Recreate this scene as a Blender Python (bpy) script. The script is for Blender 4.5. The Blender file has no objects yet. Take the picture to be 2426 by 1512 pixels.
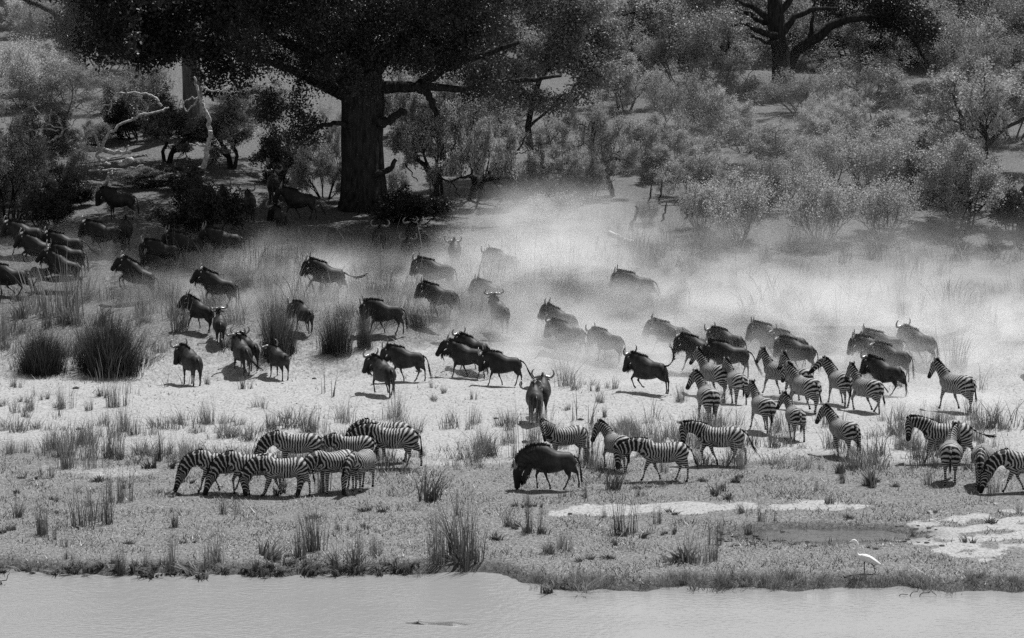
import bpy, math, random
import numpy as np
from mathutils import Vector, Matrix
random.seed(7); rng = np.random.default_rng(7)
sc = bpy.context.scene
R = math.radians

# ---------------------------------------------------------------- camera
F, CX, CY = 7700.0, 1212.5, 756.0          # focal length and centre in measuring units (photo width 2425)
H = 17.1; TILT = math.atan(895.0 / F)
cam_d = bpy.data.cameras.new('camera'); cam = bpy.data.objects.new('camera', cam_d)
sc.collection.objects.link(cam); sc.camera = cam
cam.location = (0, 0, H); cam.rotation_euler = (R(90) - TILT, 0, 0)
cam_d.lens = 36.0 * F / 2425.0; cam_d.sensor_width = 36; cam_d.clip_start = 1; cam_d.clip_end = 3000

# ---------------------------------------------------------------- world and sun (the photograph is black and white: neutral light)
SUN = Vector((0.26, 0.40, 0.88)).normalized()
w = bpy.data.worlds.new('World'); sc.world = w; w.use_nodes = True
nt = w.node_tree; nt.nodes.clear()
sky = nt.nodes.new('ShaderNodeTexSky'); sky.sky_type = 'NISHITA'; sky.sun_disc = False
sky.sun_elevation = math.asin(SUN.z); sky.sun_rotation = math.atan2(SUN.x, SUN.y)
bw = nt.nodes.new('ShaderNodeRGBToBW'); bg = nt.nodes.new('ShaderNodeBackground'); wo = nt.nodes.new('ShaderNodeOutputWorld')
nt.links.new(sky.outputs[0], bw.inputs[0]); nt.links.new(bw.outputs[0], bg.inputs[0]); nt.links.new(bg.outputs[0], wo.inputs[0])
bg.inputs[1].default_value = 0.085
sl = bpy.data.lights.new('sun', 'SUN'); so = bpy.data.objects.new('sun', sl); sc.collection.objects.link(so)
sl.energy = 4.4; sl.angle = R(0.5); sl.color = (1, 1, 1)
so.rotation_euler = SUN.to_track_quat('Z', 'Y').to_euler()
sc.view_settings.view_transform = 'Standard'; sc.view_settings.look = 'None'
sc.view_settings.exposure = 0.30; sc.view_settings.gamma = 1.0; sc.view_settings.use_curve_mapping = False
cy = sc.cycles
cy.max_bounces = 6; cy.diffuse_bounces = 2; cy.glossy_bounces = 2; cy.transmission_bounces = 3; cy.volume_bounces = 3
cy.transparent_max_bounces = 6; cy.caustics_reflective = False; cy.caustics_refractive = False
cy.sample_clamp_indirect = 4; cy.volume_step_rate = 1.0; cy.volume_max_steps = 64
cy.use_denoising = False

# ---------------------------------------------------------------- helpers
COL = sc.collection
def mesh_np(name, V, Fs=None, loops=None, sizes=None):
    """V (n,3); Fs (m,3|4) or loops+sizes"""
    me = bpy.data.meshes.new(name)
    V = np.asarray(V, dtype=np.float32)
    if Fs is not None:
        Fs = np.asarray(Fs, dtype=np.int32); sizes = np.full(len(Fs), Fs.shape[1], dtype=np.int32); loops = Fs.ravel()
    me.vertices.add(len(V)); me.vertices.foreach_set('co', V.ravel())
    me.loops.add(len(loops)); me.loops.foreach_set('vertex_index', np.asarray(loops, dtype=np.int32))
    me.polygons.add(len(sizes))
    st = np.concatenate([[0], np.cumsum(sizes)[:-1]]).astype(np.int32)
    me.polygons.foreach_set('loop_start', st); me.polygons.foreach_set('loop_total', np.asarray(sizes, dtype=np.int32))
    me.update(calc_edges=True); me.validate()
    return me
def smooth(me):
    me.polygons.foreach_set('use_smooth', np.ones(len(me.polygons), dtype=bool)); me.update()
def fattr(me, name, vals):
    a = me.attributes.new(name, 'FLOAT', 'POINT'); a.data.foreach_set('value', np.asarray(vals, dtype=np.float32))
def obj(name, me, mat=None, parent=None, loc=(0, 0, 0)):
    o = bpy.data.objects.new(name, me); COL.objects.link(o); o.location = loc
    if mat is not None and me is not None and not me.materials: me.materials.append(mat)
    if parent is not None: o.parent = parent
    return o
def tag(o, label, cat, group=None):
    o['label'] = label; o['category'] = cat
    if group: o['group'] = group
    return o
def empty(name, loc=(0, 0, 0), rz=0.0):
    o = bpy.data.objects.new(name, None); COL.objects.link(o); o.location = loc; o.rotation_euler = (0, 0, rz)
    o.empty_display_size = 0.2
    return o
def copy_tree(root):
    r = root.copy(); COL.objects.link(r)
    for ch in list(root.children):
        c = ch.copy(); COL.objects.link(c); c.parent = r
        for g in ch.children:
            d = g.copy(); COL.objects.link(d); d.parent = c
    return r
def sstep(x, a, b):
    t = np.clip((np.asarray(x, dtype=float) - a) / (b - a), 0, 1); return t * t * (3 - 2 * t)

def tube(pts, rads, n=8, cap=True):
    """round tapered tube through points -> V, quads (closed with rings shrunk at both ends)"""
    P = np.asarray(pts, dtype=float); rads = np.asarray(rads, dtype=float)
    if cap:
        P = np.vstack([P[:1], P, P[-1:]]); rads = np.concatenate([[rads[0] * .02], rads, [rads[-1] * .02]])
    T = np.gradient(P, axis=0); T[np.linalg.norm(T, axis=1) < 1e-9] = (0, 0, 1); T /= np.linalg.norm(T, axis=1)[:, None]
    if cap: T[0] = T[1]; T[-1] = T[-2]
    up = np.array([0.31, 0.95, 0.05]) if abs(T[0][1]) < .9 else np.array([1., 0, 0])
    A = np.linspace(0, 2 * np.pi, n, endpoint=False); V = []
    for p, t, r in zip(P, T, rads):
        u = up - t * np.dot(up, t); u /= np.linalg.norm(u); v = np.cross(t, u); up = u
        V.append(p + r * (np.cos(A)[:, None] * u + np.sin(A)[:, None] * v))
    V = np.vstack(V); k = len(P); i = np.arange(n); Q = []
    for j in range(k - 1):
        a = j * n + i; b = j * n + (i + 1) % n; Q.append(np.stack([a, b, b + n, a + n], 1))
    return V, np.vstack(Q)
def join(parts):
    Vs, Qs, off = [], [], 0
    for V, Q in parts:
        Vs.append(V); Qs.append(np.asarray(Q) + off); off += len(V)
    return np.vstack(Vs), np.vstack(Qs)

# ---------------------------------------------------------------- materials (all neutral grey)
def new_mat(name):
    m = bpy.data.materials.new(name); m.use_nodes = True; n = m.node_tree; n.nodes.clear(); return m, n, n.nodes, n.links
def principled(n, L, rough=.7, spec=.3):
    b = n.new('ShaderNodeBsdfPrincipled'); o = n.new('ShaderNodeOutputMaterial'); L.new(b.outputs[0], o.inputs[0])
    b.inputs['Roughness'].default_value = rough; b.inputs['Specular IOR Level'].default_value = spec; return b, o
def noise(n, L, scale, detail=3, rough=.55, vec=None):
    t = n.new('ShaderNodeTexNoise'); t.inputs['Scale'].default_value = scale; t.inputs['Detail'].default_value = detail
    t.inputs['Roughness'].default_value = rough
    if vec is not None: L.new(vec, t.inputs['Vector'])
    return t
def ramp(n, L, fac, stops):
    r = n.new('ShaderNodeValToRGB'); L.new(fac, r.inputs[0]); e = r.color_ramp.elements
    while len(e) < len(stops): e.new(.5)
    for k, (p, v) in enumerate(stops): e[k].position = p; e[k].color = (v, v, v, 1)
    return r.outputs[0]
def math_n(n, L, op, a, b=None, clamp=False):
    m = n.new('ShaderNodeMath'); m.operation = op; m.use_clamp = clamp
    for k, x in enumerate((a, b)):
        if x is None: continue
        if isinstance(x, (int, float)): m.inputs[k].default_value = x
        else: L.new(x, m.inputs[k])
    return m.outputs[0]
def mixv(n, L, fac, a, b):
    m = n.new('ShaderNodeMix'); m.data_type = 'FLOAT'
    for s, x in ((0, fac), (2, a), (3, b)):
        if isinstance(x, (int, float)): m.inputs[s].default_value = x
        else: L.new(x, m.inputs[s])
    return m.outputs[0]
def simple_mat(name, lo, hi, scale=6, rough=.75, spec=.25, bump=0.0, detail=4):
    m, t, n, L = new_mat(name); b, o = principled(n, L, rough, spec)
    tc = n.new('ShaderNodeTexCoord'); nz = noise(n, L, scale, detail, .6, tc.outputs['Object'])
    if 'bark' in name:                       # long ridges running up the stem
        mp = n.new('ShaderNodeMapping'); mp.inputs['Scale'].default_value = (1, 1, .22); L.new(tc.outputs['Object'], mp.inputs[0]); L.new(mp.outputs[0], nz.inputs['Vector'])
    L.new(ramp(n, L, nz.outputs[0], [(.3, lo), (.7, hi)]), b.inputs['Base Color'])
    if bump:
        bp = n.new('ShaderNodeBump'); bp.inputs['Strength'].default_value = 1; bp.inputs['Distance'].default_value = bump
        L.new(nz.outputs[0], bp.inputs['Height']); L.new(bp.outputs[0], b.inputs['Normal'])
    return m
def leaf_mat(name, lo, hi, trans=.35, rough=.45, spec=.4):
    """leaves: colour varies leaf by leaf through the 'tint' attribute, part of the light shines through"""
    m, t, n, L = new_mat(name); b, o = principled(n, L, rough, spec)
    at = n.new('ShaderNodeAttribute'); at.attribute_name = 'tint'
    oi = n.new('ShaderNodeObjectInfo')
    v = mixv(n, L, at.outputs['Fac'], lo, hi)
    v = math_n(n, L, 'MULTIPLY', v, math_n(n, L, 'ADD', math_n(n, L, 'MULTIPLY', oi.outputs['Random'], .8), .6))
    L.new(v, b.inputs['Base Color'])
    tr = n.new('ShaderNodeBsdfTranslucent'); L.new(v, tr.inputs[0]); mx = n.new('ShaderNodeMixShader'); mx.inputs[0].default_value = trans
    L.new(b.outputs[0], mx.inputs[1]); L.new(tr.outputs[0], mx.inputs[2]); L.new(mx.outputs[0], o.inputs[0])
    return m
# ================================================================ animals
def ring_loft(rings, n=16):
    """rings: (centre xyz, tangent xz-angle or None, r_in_plane, r_lateral) swept in the body's plane -> closed tube"""
    C = np.array([[r[0], r[1], r[2]] for r in rings]); a = np.array([r[3] for r in rings]); b = np.array([r[4] for r in rings])
    C = np.vstack([C[:1], C, C[-1:]]); a = np.concatenate([[a[0] * .05], a, [a[-1] * .05]]); b = np.concatenate([[b[0] * .05], b, [b[-1] * .05]])
    T = np.gradient(C, axis=0); T[0] = T[1]; T[-1] = T[-2]; T /= np.maximum(np.linalg.norm(T, axis=1), 1e-9)[:, None]
    A = np.linspace(0, 2 * np.pi, n, endpoint=False); V = []
    for c, t, ra, rb in zip(C, T, a, b):
        u = np.array([-t[2], 0, t[0]]); u /= max(np.linalg.norm(u), 1e-9)
        V.append(c + ra * np.cos(A)[:, None] * u + rb * np.sin(A)[:, None] * np.array([0, 1., 0]))
    V = np.vstack(V); i = np.arange(n); Q = []
    for j in range(len(C) - 1):
        p = j * n + i; q = j * n + (i + 1) % n; Q.append(np.stack([p, q, q + n, p + n], 1))
    cap0 = [list(range(n))[::-1]]; 
    return V, np.vstack(Q)
def body_mesh(parts, voxel=.02, tris=5200):
    V, Q = join(parts)
    me = mesh_np('tmp', V, Q)
    import bmesh
    bm = bmesh.new(); bm.from_mesh(me); bmesh.ops.holes_fill(bm, edges=bm.edges[:]); bmesh.ops.recalc_face_normals(bm, faces=bm.faces[:]); bm.to_mesh(me); bm.free()
    o = bpy.data.objects.new('tmp', me); COL.objects.link(o)
    md = o.modifiers.new('r', 'REMESH'); md.mode = 'VOXEL'; md.voxel_size = voxel
    md = o.modifiers.new('s', 'SMOOTH'); md.factor = .5; md.iterations = 4
    dg = bpy.context.evaluated_depsgraph_get(); nf = len(o.evaluated_get(dg).to_mesh().polygons) * 2
    md = o.modifiers.new('d', 'DECIMATE'); md.ratio = min(1, tris / nf)
    dg = bpy.context.evaluated_depsgraph_get(); ev = o.evaluated_get(dg); m2 = ev.to_mesh(); m2.calc_loop_triangles()
    V = np.empty(len(m2.vertices) * 3); m2.vertices.foreach_get('co', V); V = V.reshape(-1, 3)
    T = np.empty(len(m2.loop_triangles) * 3, dtype=np.int32); m2.loop_triangles.foreach_get('vertices', T); T = T.reshape(-1, 3)
    bpy.data.objects.remove(o); bpy.data.meshes.remove(me)
    return V, T
def legs(front, hind, ysf=.125, ysh=.13):
    out = []
    for s in (1, -1):
        out.append(ring_loft([(x, s * (ysf * k), z, a, b) for x, z, a, b, k in front], 12))
        out.append(ring_loft([(x, s * (ysh * k), z, a, b) for x, z, a, b, k in hind], 12))
    return out
# --- zebra at rest (x forward, metres)
Z_TORSO = [(-.755, 0, 1.06, .10, .09), (-.71, 0, 1.04, .20, .17), (-.60, 0, 1.02, .28, .24), (-.42, 0, 1.00, .315, .285), (-.15, 0, .95, .33, .325),
           (.10, 0, .94, .325, .315), (.35, 0, .965, .315, .265), (.52, 0, 1.00, .30, .22), (.66, 0, 1.03, .235, .17), (.75, 0, 1.06, .13, .11)]
Z_NECK = [(.42, 0, 1.01, .30, .18), (.60, 0, 1.17, .265, .15), (.76, 0, 1.35, .21, .115), (.90, 0, 1.50, .17, .095), (1.0, 0, 1.60, .14, .09)]
Z_HEAD = [(.93, 0, 1.66, .07, .06), (1.02, 0, 1.60, .14, .09), (1.10, 0, 1.51, .15, .092), (1.17, 0, 1.41, .125, .075), (1.25, 0, 1.30, .095, .06), (1.33, 0, 1.19, .082, .055), (1.375, 0, 1.12, .078, .056), (1.40, 0, 1.08, .035, .035)]
Z_FRONT = [(.46, 1.02, .15, .09, .8), (.43, .88, .15, .095, .95), (.41, .76, .115, .075, 1), (.42, .60, .07, .056, 1), (.43, .50, .052, .046, 1), (.435, .42, .048, .045, 1), (.43, .34, .033, .032, 1), (.43, .20, .029, .029, 1), (.435, .125, .038, .036, 1), (.455, .07, .032, .032, 1), (.465, .035, .044, .042, 1), (.47, .0, .05, .047, 1)]
Z_HIND = [(-.52, 1.02, .235, .14, .75), (-.51, .88, .24, .15, .9), (-.52, .76, .205, .125, 1), (-.56, .64, .14, .088, 1), (-.615, .54, .075, .054, 1), (-.655, .47, .055, .045, 1), (-.645, .38, .04, .036, 1), (-.63, .25, .032, .031, 1), (-.625, .13, .04, .037, 1), (-.60, .075, .033, .033, 1), (-.585, .035, .044, .042, 1), (-.58, 0, .05, .047, 1)]
# --- wildebeest at rest
W_TORSO = [(-.73, 0, .99, .10, .09), (-.68, 0, .965, .21, .165), (-.56, 0, .935, .285, .225), (-.36, 0, .94, .285, .24), (-.12, 0, .915, .335, .28),
           (.12, 0, .93, .405, .30), (.32, 0, .985, .445, .275), (.46, 0, 1.035, .415, .23), (.60, 0, 1.08, .325, .175), (.72, 0, 1.12, .18, .12)]
W_NECK = [(.40, 0, 1.10, .34, .19), (.58, 0, 1.19, .285, .155), (.74, 0, 1.26, .235, .125), (.88, 0, 1.31, .195, .105), (.97, 0, 1.34, .155, .10)]
W_HEAD = [(.93, 0, 1.44, .09, .085), (1.02, 0, 1.36, .155, .115), (1.10, 0, 1.23, .165, .11), (1.165, 0, 1.09, .14, .095), (1.21, 0, .96, .115, .078), (1.25, 0, .85, .11, .084), (1.275, 0, .785, .10, .088), (1.285, 0, .745, .05, .055)]
W_FRONT = [(.44, 1.0, .14, .08, .8), (.41, .86, .15, .09, .95), (.40, .73, .115, .07, 1), (.415, .58, .075, .056, 1), (.42, .47, .045, .04, 1), (.425, .40, .042, .04, 1), (.42, .32, .029, .028, 1), (.42, .19, .026, .026, 1), (.425, .115, .034, .032, 1), (.445, .065, .029, .029, 1), (.455, .03, .038, .037, 1), (.46, .0, .043, .04, 1)]
W_HIND = [(-.53, .96, .21, .125, .75), (-.52, .84, .215, .13, .9), (-.53, .72, .185, .11, 1), (-.57, .61, .125, .078, 1), (-.63, .52, .072, .052, 1), (-.66, .455, .048, .04, 1), (-.65, .37, .034, .032, 1), (-.635, .24, .028, .028, 1), (-.63, .125, .035, .033, 1), (-.605, .07, .03, .03, 1), (-.59, .03, .038, .037, 1), (-.585, 0, .043, .04, 1)]

RIG = {'zebra': dict(neck=[(.52, 1.12), (.66, 1.26), (.82, 1.43)], poll=(.98, 1.59), front=[(.45, .98), (.435, .43), (.435, .13)], hind=[(-.50, 1.0), (-.46, .76), (-.655, .47), (-.625, .13)]),
       'wildebeest': dict(neck=[(.52, 1.16), (.68, 1.24), (.84, 1.30)], poll=(.97, 1.33), front=[(.43, .98), (.425, .41), (.425, .12)], hind=[(-.51, .94), (-.48, .72), (-.66, .455), (-.63, .125)])}

def mrot(pivot, pitch, yaw=0.0):
    """pitch>0 lifts what is in front of the pivot, yaw>0 turns it to the animal's left"""
    p = np.array([pivot[0], 0, pivot[1]], dtype=float); c, s = math.cos(pitch), math.sin(pitch)
    Ry = np.array([[c, 0, -s], [0, 1, 0], [s, 0, c]]); c, s = math.cos(yaw), math.sin(yaw)
    Rz = np.array([[c, -s, 0], [s, c, 0], [0, 0, 1]]); Rm = Rz @ Ry
    M = np.eye(4); M[:3, :3] = Rm; M[:3, 3] = p - Rm @ p; return M
def pose(kind, V, P, head=False, nohead=False):
    """linear blend skinning of rest positions V; P holds the angles in degrees"""
    rg = RIG[kind]; n = len(V); out = np.zeros((n, 3)); Vh = np.c_[V, np.ones(n)]; x, y, z = V.T
    # neck and head chain
    j = rg['neck'] + [rg['poll']]
    ax = np.array([rg['poll'][0] - j[0][0], rg['poll'][1] - j[0][1]]); LN = np.linalg.norm(ax); ax /= LN
    t = (x - j[0][0]) * ax[0] + (z - j[0][1]) * ax[1]
    S = []
    for k, q in enumerate(rg['neck']):
        tq = (q[0] - j[0][0]) * ax[0] + (q[1] - j[0][1]) * ax[1]; S.append(sstep(t, tq - .11, tq + .11))
    if kind == 'zebra': hs = sstep((x - .97) * .95 - (z - 1.575) * .1 + 0.0, -.02, .08); hs = np.maximum(hs, sstep(x, 1.0, 1.08))
    else: hs = sstep((x - .93) + .12 * (1.33 - z), -.02, .08)
    S.append(hs if not head else np.ones(n))
    if head: S = [np.ones(n)] * 4
    for k in range(1, 4): S[k] = np.minimum(S[k], S[k - 1]) if k < 3 else S[k]
    S[2] = np.maximum(S[2], S[3]); S[1] = np.maximum(S[1], S[2]); S[0] = np.maximum(S[0], S[1])
    gate = sstep(z - .5 * (x - .45) * 0, .60, .75) * (x > .3)
    S = [s * gate for s in S] if not head else S
    npitch, nyaw = R(P.get('neck', 0)), R(P.get('nyaw', 0)); Ms = []; M = np.eye(4)
    for q in rg['neck']:
        Tm = np.eye(4); Tm[0, 3], Tm[2, 3] = ax * P.get('stretch', 0) / 3
        M = M @ mrot(q, npitch / 3, nyaw / 3) @ Tm; Ms.append(M)
    M = M @ mrot(rg['poll'], R(P.get('head', 0)), R(P.get('hyaw', 0))); Ms.append(M)
    wts = [(S[k] - (S[k + 1] if k < 3 else 0), Ms[k]) for k in range(4)]
    root = 1 - S[0]
    # legs
    if not head:
        for side in (1, -1):
            for nm, x0, lo, hi in (('front', None, .74, .95), ('hind', None, .66, .96)):
                piv = rg[nm]; ang = P.get(nm[0] + ('l' if side > 0 else 'r'), (0, 0, 0) if nm == 'front' else (0, 0, 0, 0))
                line = Z_FRONT if nm == 'front' else Z_HIND
                lz = [r[1] for r in line][::-1]; lx = [r[0] for r in line][::-1]
                xl = np.interp(z, lz, lx); wdt = np.interp(z, [0, .5, .75, 1.0], [.2, .2, .24, .27])
                m = sstep(-z, -hi, -lo) * sstep(-np.abs(x - xl), -wdt, -wdt * .6) * (sstep(side * y, -.035, .035) if True else 1)
                m = m * (1 - S[0]) * (1 - (z > hi))
                s = [m]
                for q in piv[1:]: s.append(m * sstep(-z, -(q[1] + .045), -(q[1] - .045)) if q[1] < .6 else m * sstep(-z, -(q[1] + .09), -(q[1] - .09)))
                M = np.eye(4)
                for k, q in enumerate(piv):
                    M = M @ mrot(q, R(ang[k])); wts.append((s[k] - (s[k + 1] if k + 1 < len(s) else 0), M))
                root = root - m
    out = root[:, None] * V
    for wt, M in wts: out += wt[:, None] * (Vh @ M.T)[:, :3]
    return out
def hairs(pts, dirs, length, width, n, jit, seed=1, droop=0.0):
    """flat tapering hair locks planted along a line"""
    r = np.random.default_rng(seed); pts = np.asarray(pts, float); dirs = np.asarray(dirs, float); Vs = []; Q = []
    t = r.random(n) * (len(pts) - 1); i = np.minimum(t.astype(int), len(pts) - 2); f = (t - i)[:, None]
    p = pts[i] * (1 - f) + pts[i + 1] * f; d = dirs[i] * (1 - f) + dirs[i + 1] * f + r.normal(0, jit, (n, 3)); d /= np.linalg.norm(d, axis=1)[:, None]
    tang = pts[i + 1] - pts[i]; tang /= np.linalg.norm(tang, axis=1)[:, None]
    Ln = length * (.7 + .6 * r.random(n))[:, None]; p = p + r.normal(0, .008, (n, 3))
    a = p - tang * width; b = p + tang * width; c = p + d * Ln + np.array([0, 0, -droop]) * Ln; m1 = p + d * Ln * .55 + tang * width * .8
    V = np.stack([a, b, m1, c], 1).reshape(-1, 3); k = np.arange(n) * 4
    return V, np.stack([k, k + 1, k + 2, k + 3], 1)

def zebra_phase(V):
    x, y, z = V.T; ph = np.zeros(len(V))
    # barrel: vertical bands; rump: bands fan round a point at the flank and end level on the thigh
    px, pz = -.18, .74
    dx, dz = px - x, z - pz; ang = np.arctan2(np.maximum(dx, 0), np.maximum(dz, .001)); RR = .33
    t = np.where(x > px, -(x - px), RR * ang)
    low = np.maximum(0, pz - z); th = sstep(-x, -.05 + .1, .35)
    t_h = RR * math.pi / 2 + low * 1.25
    t = np.where((z < pz) & (x < px), t_h, t)
    # fore leg: level bands, blended in below the shoulder
    fl = sstep(-z, -.90, -.74) * (x > .15); t_f = -(.45 - px) + (z - .85) * 1.25
    t = t * (1 - fl) + t_f * fl
    # neck: bands square to the neck axis
    ax = np.array([.70, .714]); tn = (x - .50) * ax[0] + (z - 1.10) * ax[1]; nb = sstep(tn + .15 * 0, -.02, .16) * (x > .3)
    t_n = -(.50 - px) - tn * .92; t = t * (1 - nb) + t_n * nb
    # face: fine lines along the nose curve
    hb = sstep(x, .99, 1.08); hx = (x - 1.0) * .72 - (z - 1.6) * .69
    t_hd = t_n * 0 - (1.3) - hx * 1.0 - np.abs(y) * 1.6; t = t * (1 - hb) + t_hd * hb
    f = np.interp(z, [0, .5, .8], [1.5, 1.35, 1.0]); 
    return t / .088
def zebra_dark(V):
    x, y, z = V.T
    hx = (x - 1.0) * .72 - (z - 1.6) * .69
    d = sstep(hx, .40, .50) * (x > 1.1); d = np.maximum(d, sstep(-z, -.06, -.03))
    tn = (x - .50) * .70 + (z - 1.10) * .714; d = np.maximum(d, .22 * sstep(tn, -.05, .2) * (x > .3)); return d
PROTO = {}
def build_protos():
    for kind, T, N, Hd, Fr, Hi in (('zebra', Z_TORSO, Z_NECK, Z_HEAD, Z_FRONT, Z_HIND), ('wildebeest', W_TORSO, W_NECK, W_HEAD, W_FRONT, W_HIND)):
        V, Tr = body_mesh([ring_loft(T, 20), ring_loft(N), ring_loft(Hd)] + legs(Fr, Hi), .02, 5200 if kind == 'zebra' else 4200)
        pr = dict(body=(V, Tr)); x, y, z = V.T
        if kind == 'zebra':
            pr['ph'] = zebra_phase(V); pr['dk'] = zebra_dark(V)
            # mane: upright brush along the crest
            cr = np.array([(.40, 0, 1.285), (.52, 0, 1.345), (.66, 0, 1.46), (.80, 0, 1.59), (.90, 0, 1.67), (.97, 0, 1.70), (1.03, 0, 1.685)])
            dr = np.array([(-.4, 0, 1), (-.6, 0, 1), (-.7, 0, .8), (-.7, 0, .8), (-.6, 0, .9), (-.1, 0, 1), (.5, 0, .9)])
            pr['mane'] = hairs(cr - dr * .03, dr, .11, .014, 600, .03, 3)
            ears = []
            for s in (1, -1):
                v, q = tube([(.985, s * .055, 1.66), (.98, s * .075, 1.72), (.975, s * .085, 1.78), (.985, s * .075, 1.84)], [.022, .04, .034, .01], 8)
                v[:, 0] = (v[:, 0] - .98) * .55 + .98; ears.append((v, q))
            pr['ears'] = ears
        else:
            fr = sstep(x, -.1, .45); pr['ph'] = x / .085 + .25 * np.sin(z * 9)
            face = sstep((x - .95) + .3 * (1.3 - z), .05, .20)
            pr['dk'] = np.clip(.35 * fr + .75 * face + .4 * sstep(-z, -.5, -.2) + .5 * sstep(-z, -.05, -.02), 0, 1); pr['st'] = fr * (1 - face) * sstep(z, .75, .95)
            cr = np.array([(.18, 0, 1.345), (.34, 0, 1.39), (.50, 0, 1.41), (.66, 0, 1.445), (.80, 0, 1.465), (.92, 0, 1.475)])
            dr = np.array([(-.7, .2, .5), (-.6, -.2, .8), (-.5, .2, .9), (-.4, -.2, 1), (-.3, .1, 1), (.1, 0, 1)])
            pr['mane'] = hairs(cr - dr * .03, dr, .145, .012, 620, .17, 4)
            bl = np.array([(1.10, 0, .92), (1.0, 0, 1.02), (.92, 0, 1.08), (.82, 0, 1.06), (.72, 0, .99), (.62, 0, .89)]); bd = np.array([(.1, 0, -1), (0, 0, -1), (0, 0, -1), (0, 0, -1), (0, 0, -1), (0, 0, -1)])
            pr['beard'] = hairs(bl + (0, 0, .03), bd, .24, .014, 320, .14, 5)
            ears = []; horns = []
            for s in (1, -1):
                v, q = tube([(.96, s * .08, 1.37), (.94, s * .14, 1.36), (.925, s * .20, 1.34), (.92, s * .25, 1.315)], [.022, .036, .03, .006], 8)
                v[:, 2] = v[:, 2]; ears.append((v, q))
                horns.append(tube([(1.0, s * .02, 1.48), (1.02, s * .10, 1.48), (1.035, s * .20, 1.455), (1.035, s * .27, 1.45), (1.02, s * .34, 1.50), (1.0, s * .375, 1.59), (.98, s * .345, 1.70), (.97, s * .27, 1.77)], [.06, .062, .055, .047, .04, .033, .024, .007], 8))
            pr['ears'] = ears; pr['horns'] = horns
            # calves and yearlings carry short straight horns
            pr['spikes'] = [tube([(.99, s * .05, 1.45), (1.0, s * .11, 1.55), (.99, s * .14, 1.66), (.97, s * .11, 1.78)], [.042, .036, .026, .008], 8) for s in (1, -1)]
        PROTO[kind] = pr
def mat_zebra():
    m, t, n, L = new_mat('zebra_coat'); b, o = principled(n, L, .6, .2)
    a = n.new('ShaderNodeAttribute'); a.attribute_name = 'phase'; d = n.new('ShaderNodeAttribute'); d.attribute_name = 'dark'
    tc = n.new('ShaderNodeTexCoord'); nz = noise(n, L, 5.5, 2, .5, tc.outputs['Object'])
    p = math_n(n, L, 'ADD', a.outputs['Fac'], math_n(n, L, 'MULTIPLY', math_n(n, L, 'SUBTRACT', nz.outputs[0], .5), .9))
    s = math_n(n, L, 'SINE', math_n(n, L, 'MULTIPLY', p, 2 * math.pi))
    c = ramp(n, L, math_n(n, L, 'SUBTRACT', math_n(n, L, 'ADD', math_n(n, L, 'MULTIPLY', s, .5), .5), d.outputs['Fac'], True), [(.47, .008), (.67, .42)])
    L.new(c, b.inputs['Base Color']); return m
def mat_gnu():
    m, t, n, L = new_mat('wildebeest_coat'); b, o = principled(n, L, .55, .22)
    a = n.new('ShaderNodeAttribute'); a.attribute_name = 'phase'; d = n.new('ShaderNodeAttribute'); d.attribute_name = 'dark'; st = n.new('ShaderNodeAttribute'); st.attribute_name = 'stripe'
    tc = n.new('ShaderNodeTexCoord'); nz = noise(n, L, 9, 3, .6, tc.outputs['Object']); oi = n.new('ShaderNodeObjectInfo')
    base = math_n(n, L, 'MULTIPLY', mixv(n, L, ramp(n, L, noise(n, L, 3.5, 5, .7, tc.outputs['Object']).outputs[0], [(.35, 0.0), (.65, 1.0)]), .010, .046), math_n(n, L, 'ADD', math_n(n, L, 'MULTIPLY', oi.outputs['Random'], .6), .75))
    s = math_n(n, L, 'SINE', math_n(n, L, 'MULTIPLY', a.outputs['Fac'], 2 * math.pi))
    s = math_n(n, L, 'MULTIPLY', math_n(n, L, 'MAXIMUM', s, 0.0), st.outputs['Fac'])
    dk = math_n(n, L, 'ADD', d.outputs['Fac'], math_n(n, L, 'MULTIPLY', s, .5), True)
    L.new(mixv(n, L, dk, base, .014), b.inputs['Base Color'])
    n2 = noise(n, L, 60, 2, .6, tc.outputs['Object']); bp = n.new('ShaderNodeBump'); bp.inputs['Distance'].default_value = .0015; L.new(n2.outputs[0], bp.inputs['Height']); L.new(bp.outputs[0], b.inputs['Normal'])
    return m
M_ZEB = mat_zebra(); M_GNU = mat_gnu()
M_HAIR = simple_mat('dark_hair', .008, .02, 30, .5, .4); M_HORN = simple_mat('horn', .12, .34, 12, .25, .7)
M_EAR = simple_mat('zebra_ear', .06, .45, 14, .7, .2); M_GEAR = simple_mat('wildebeest_ear', .05, .12, 14, .7, .2)

STAND = dict(fl=(2, 0, 0), fr=(-4, 0, 0), hl=(-3, 0, 0, 0), hr=(5, 0, 0, 0))
WALK = dict(fl=(20, -6, 0), fr=(-18, -12, 0), hl=(-16, 4, 2, 0), hr=(16, -6, 4, 0))
WALK2 = dict(fl=(-18, -10, 0), fr=(22, -28, -20), hl=(18, -6, 4, 0), hr=(-17, 4, 2, 0))
TROT = dict(fl=(34, -50, -30), fr=(-26, -10, 0), hl=(-26, 6, 4, 0), hr=(24, -16, 20, -10))
TROT2 = dict(fl=(-28, -20, -10), fr=(30, -8, 0), hl=(26, -18, 18, 0), hr=(-30, 8, 6, 10))
GALLOP = dict(fl=(46, -70, -40), fr=(30, -75, -40), hl=(-28, 6, 4, 10), hr=(-12, 0, 8, 0))
GALLOP2 = dict(fl=(38, -14, 0), fr=(-30, -30, -20), hl=(-34, 8, 4, 14), hr=(20, -16, 24, -10))
GAIT = dict(stand=STAND, walk=WALK, walk2=WALK2, trot=TROT, trot2=TROT2, gallop=GALLOP, gallop2=GALLOP2)
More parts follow.
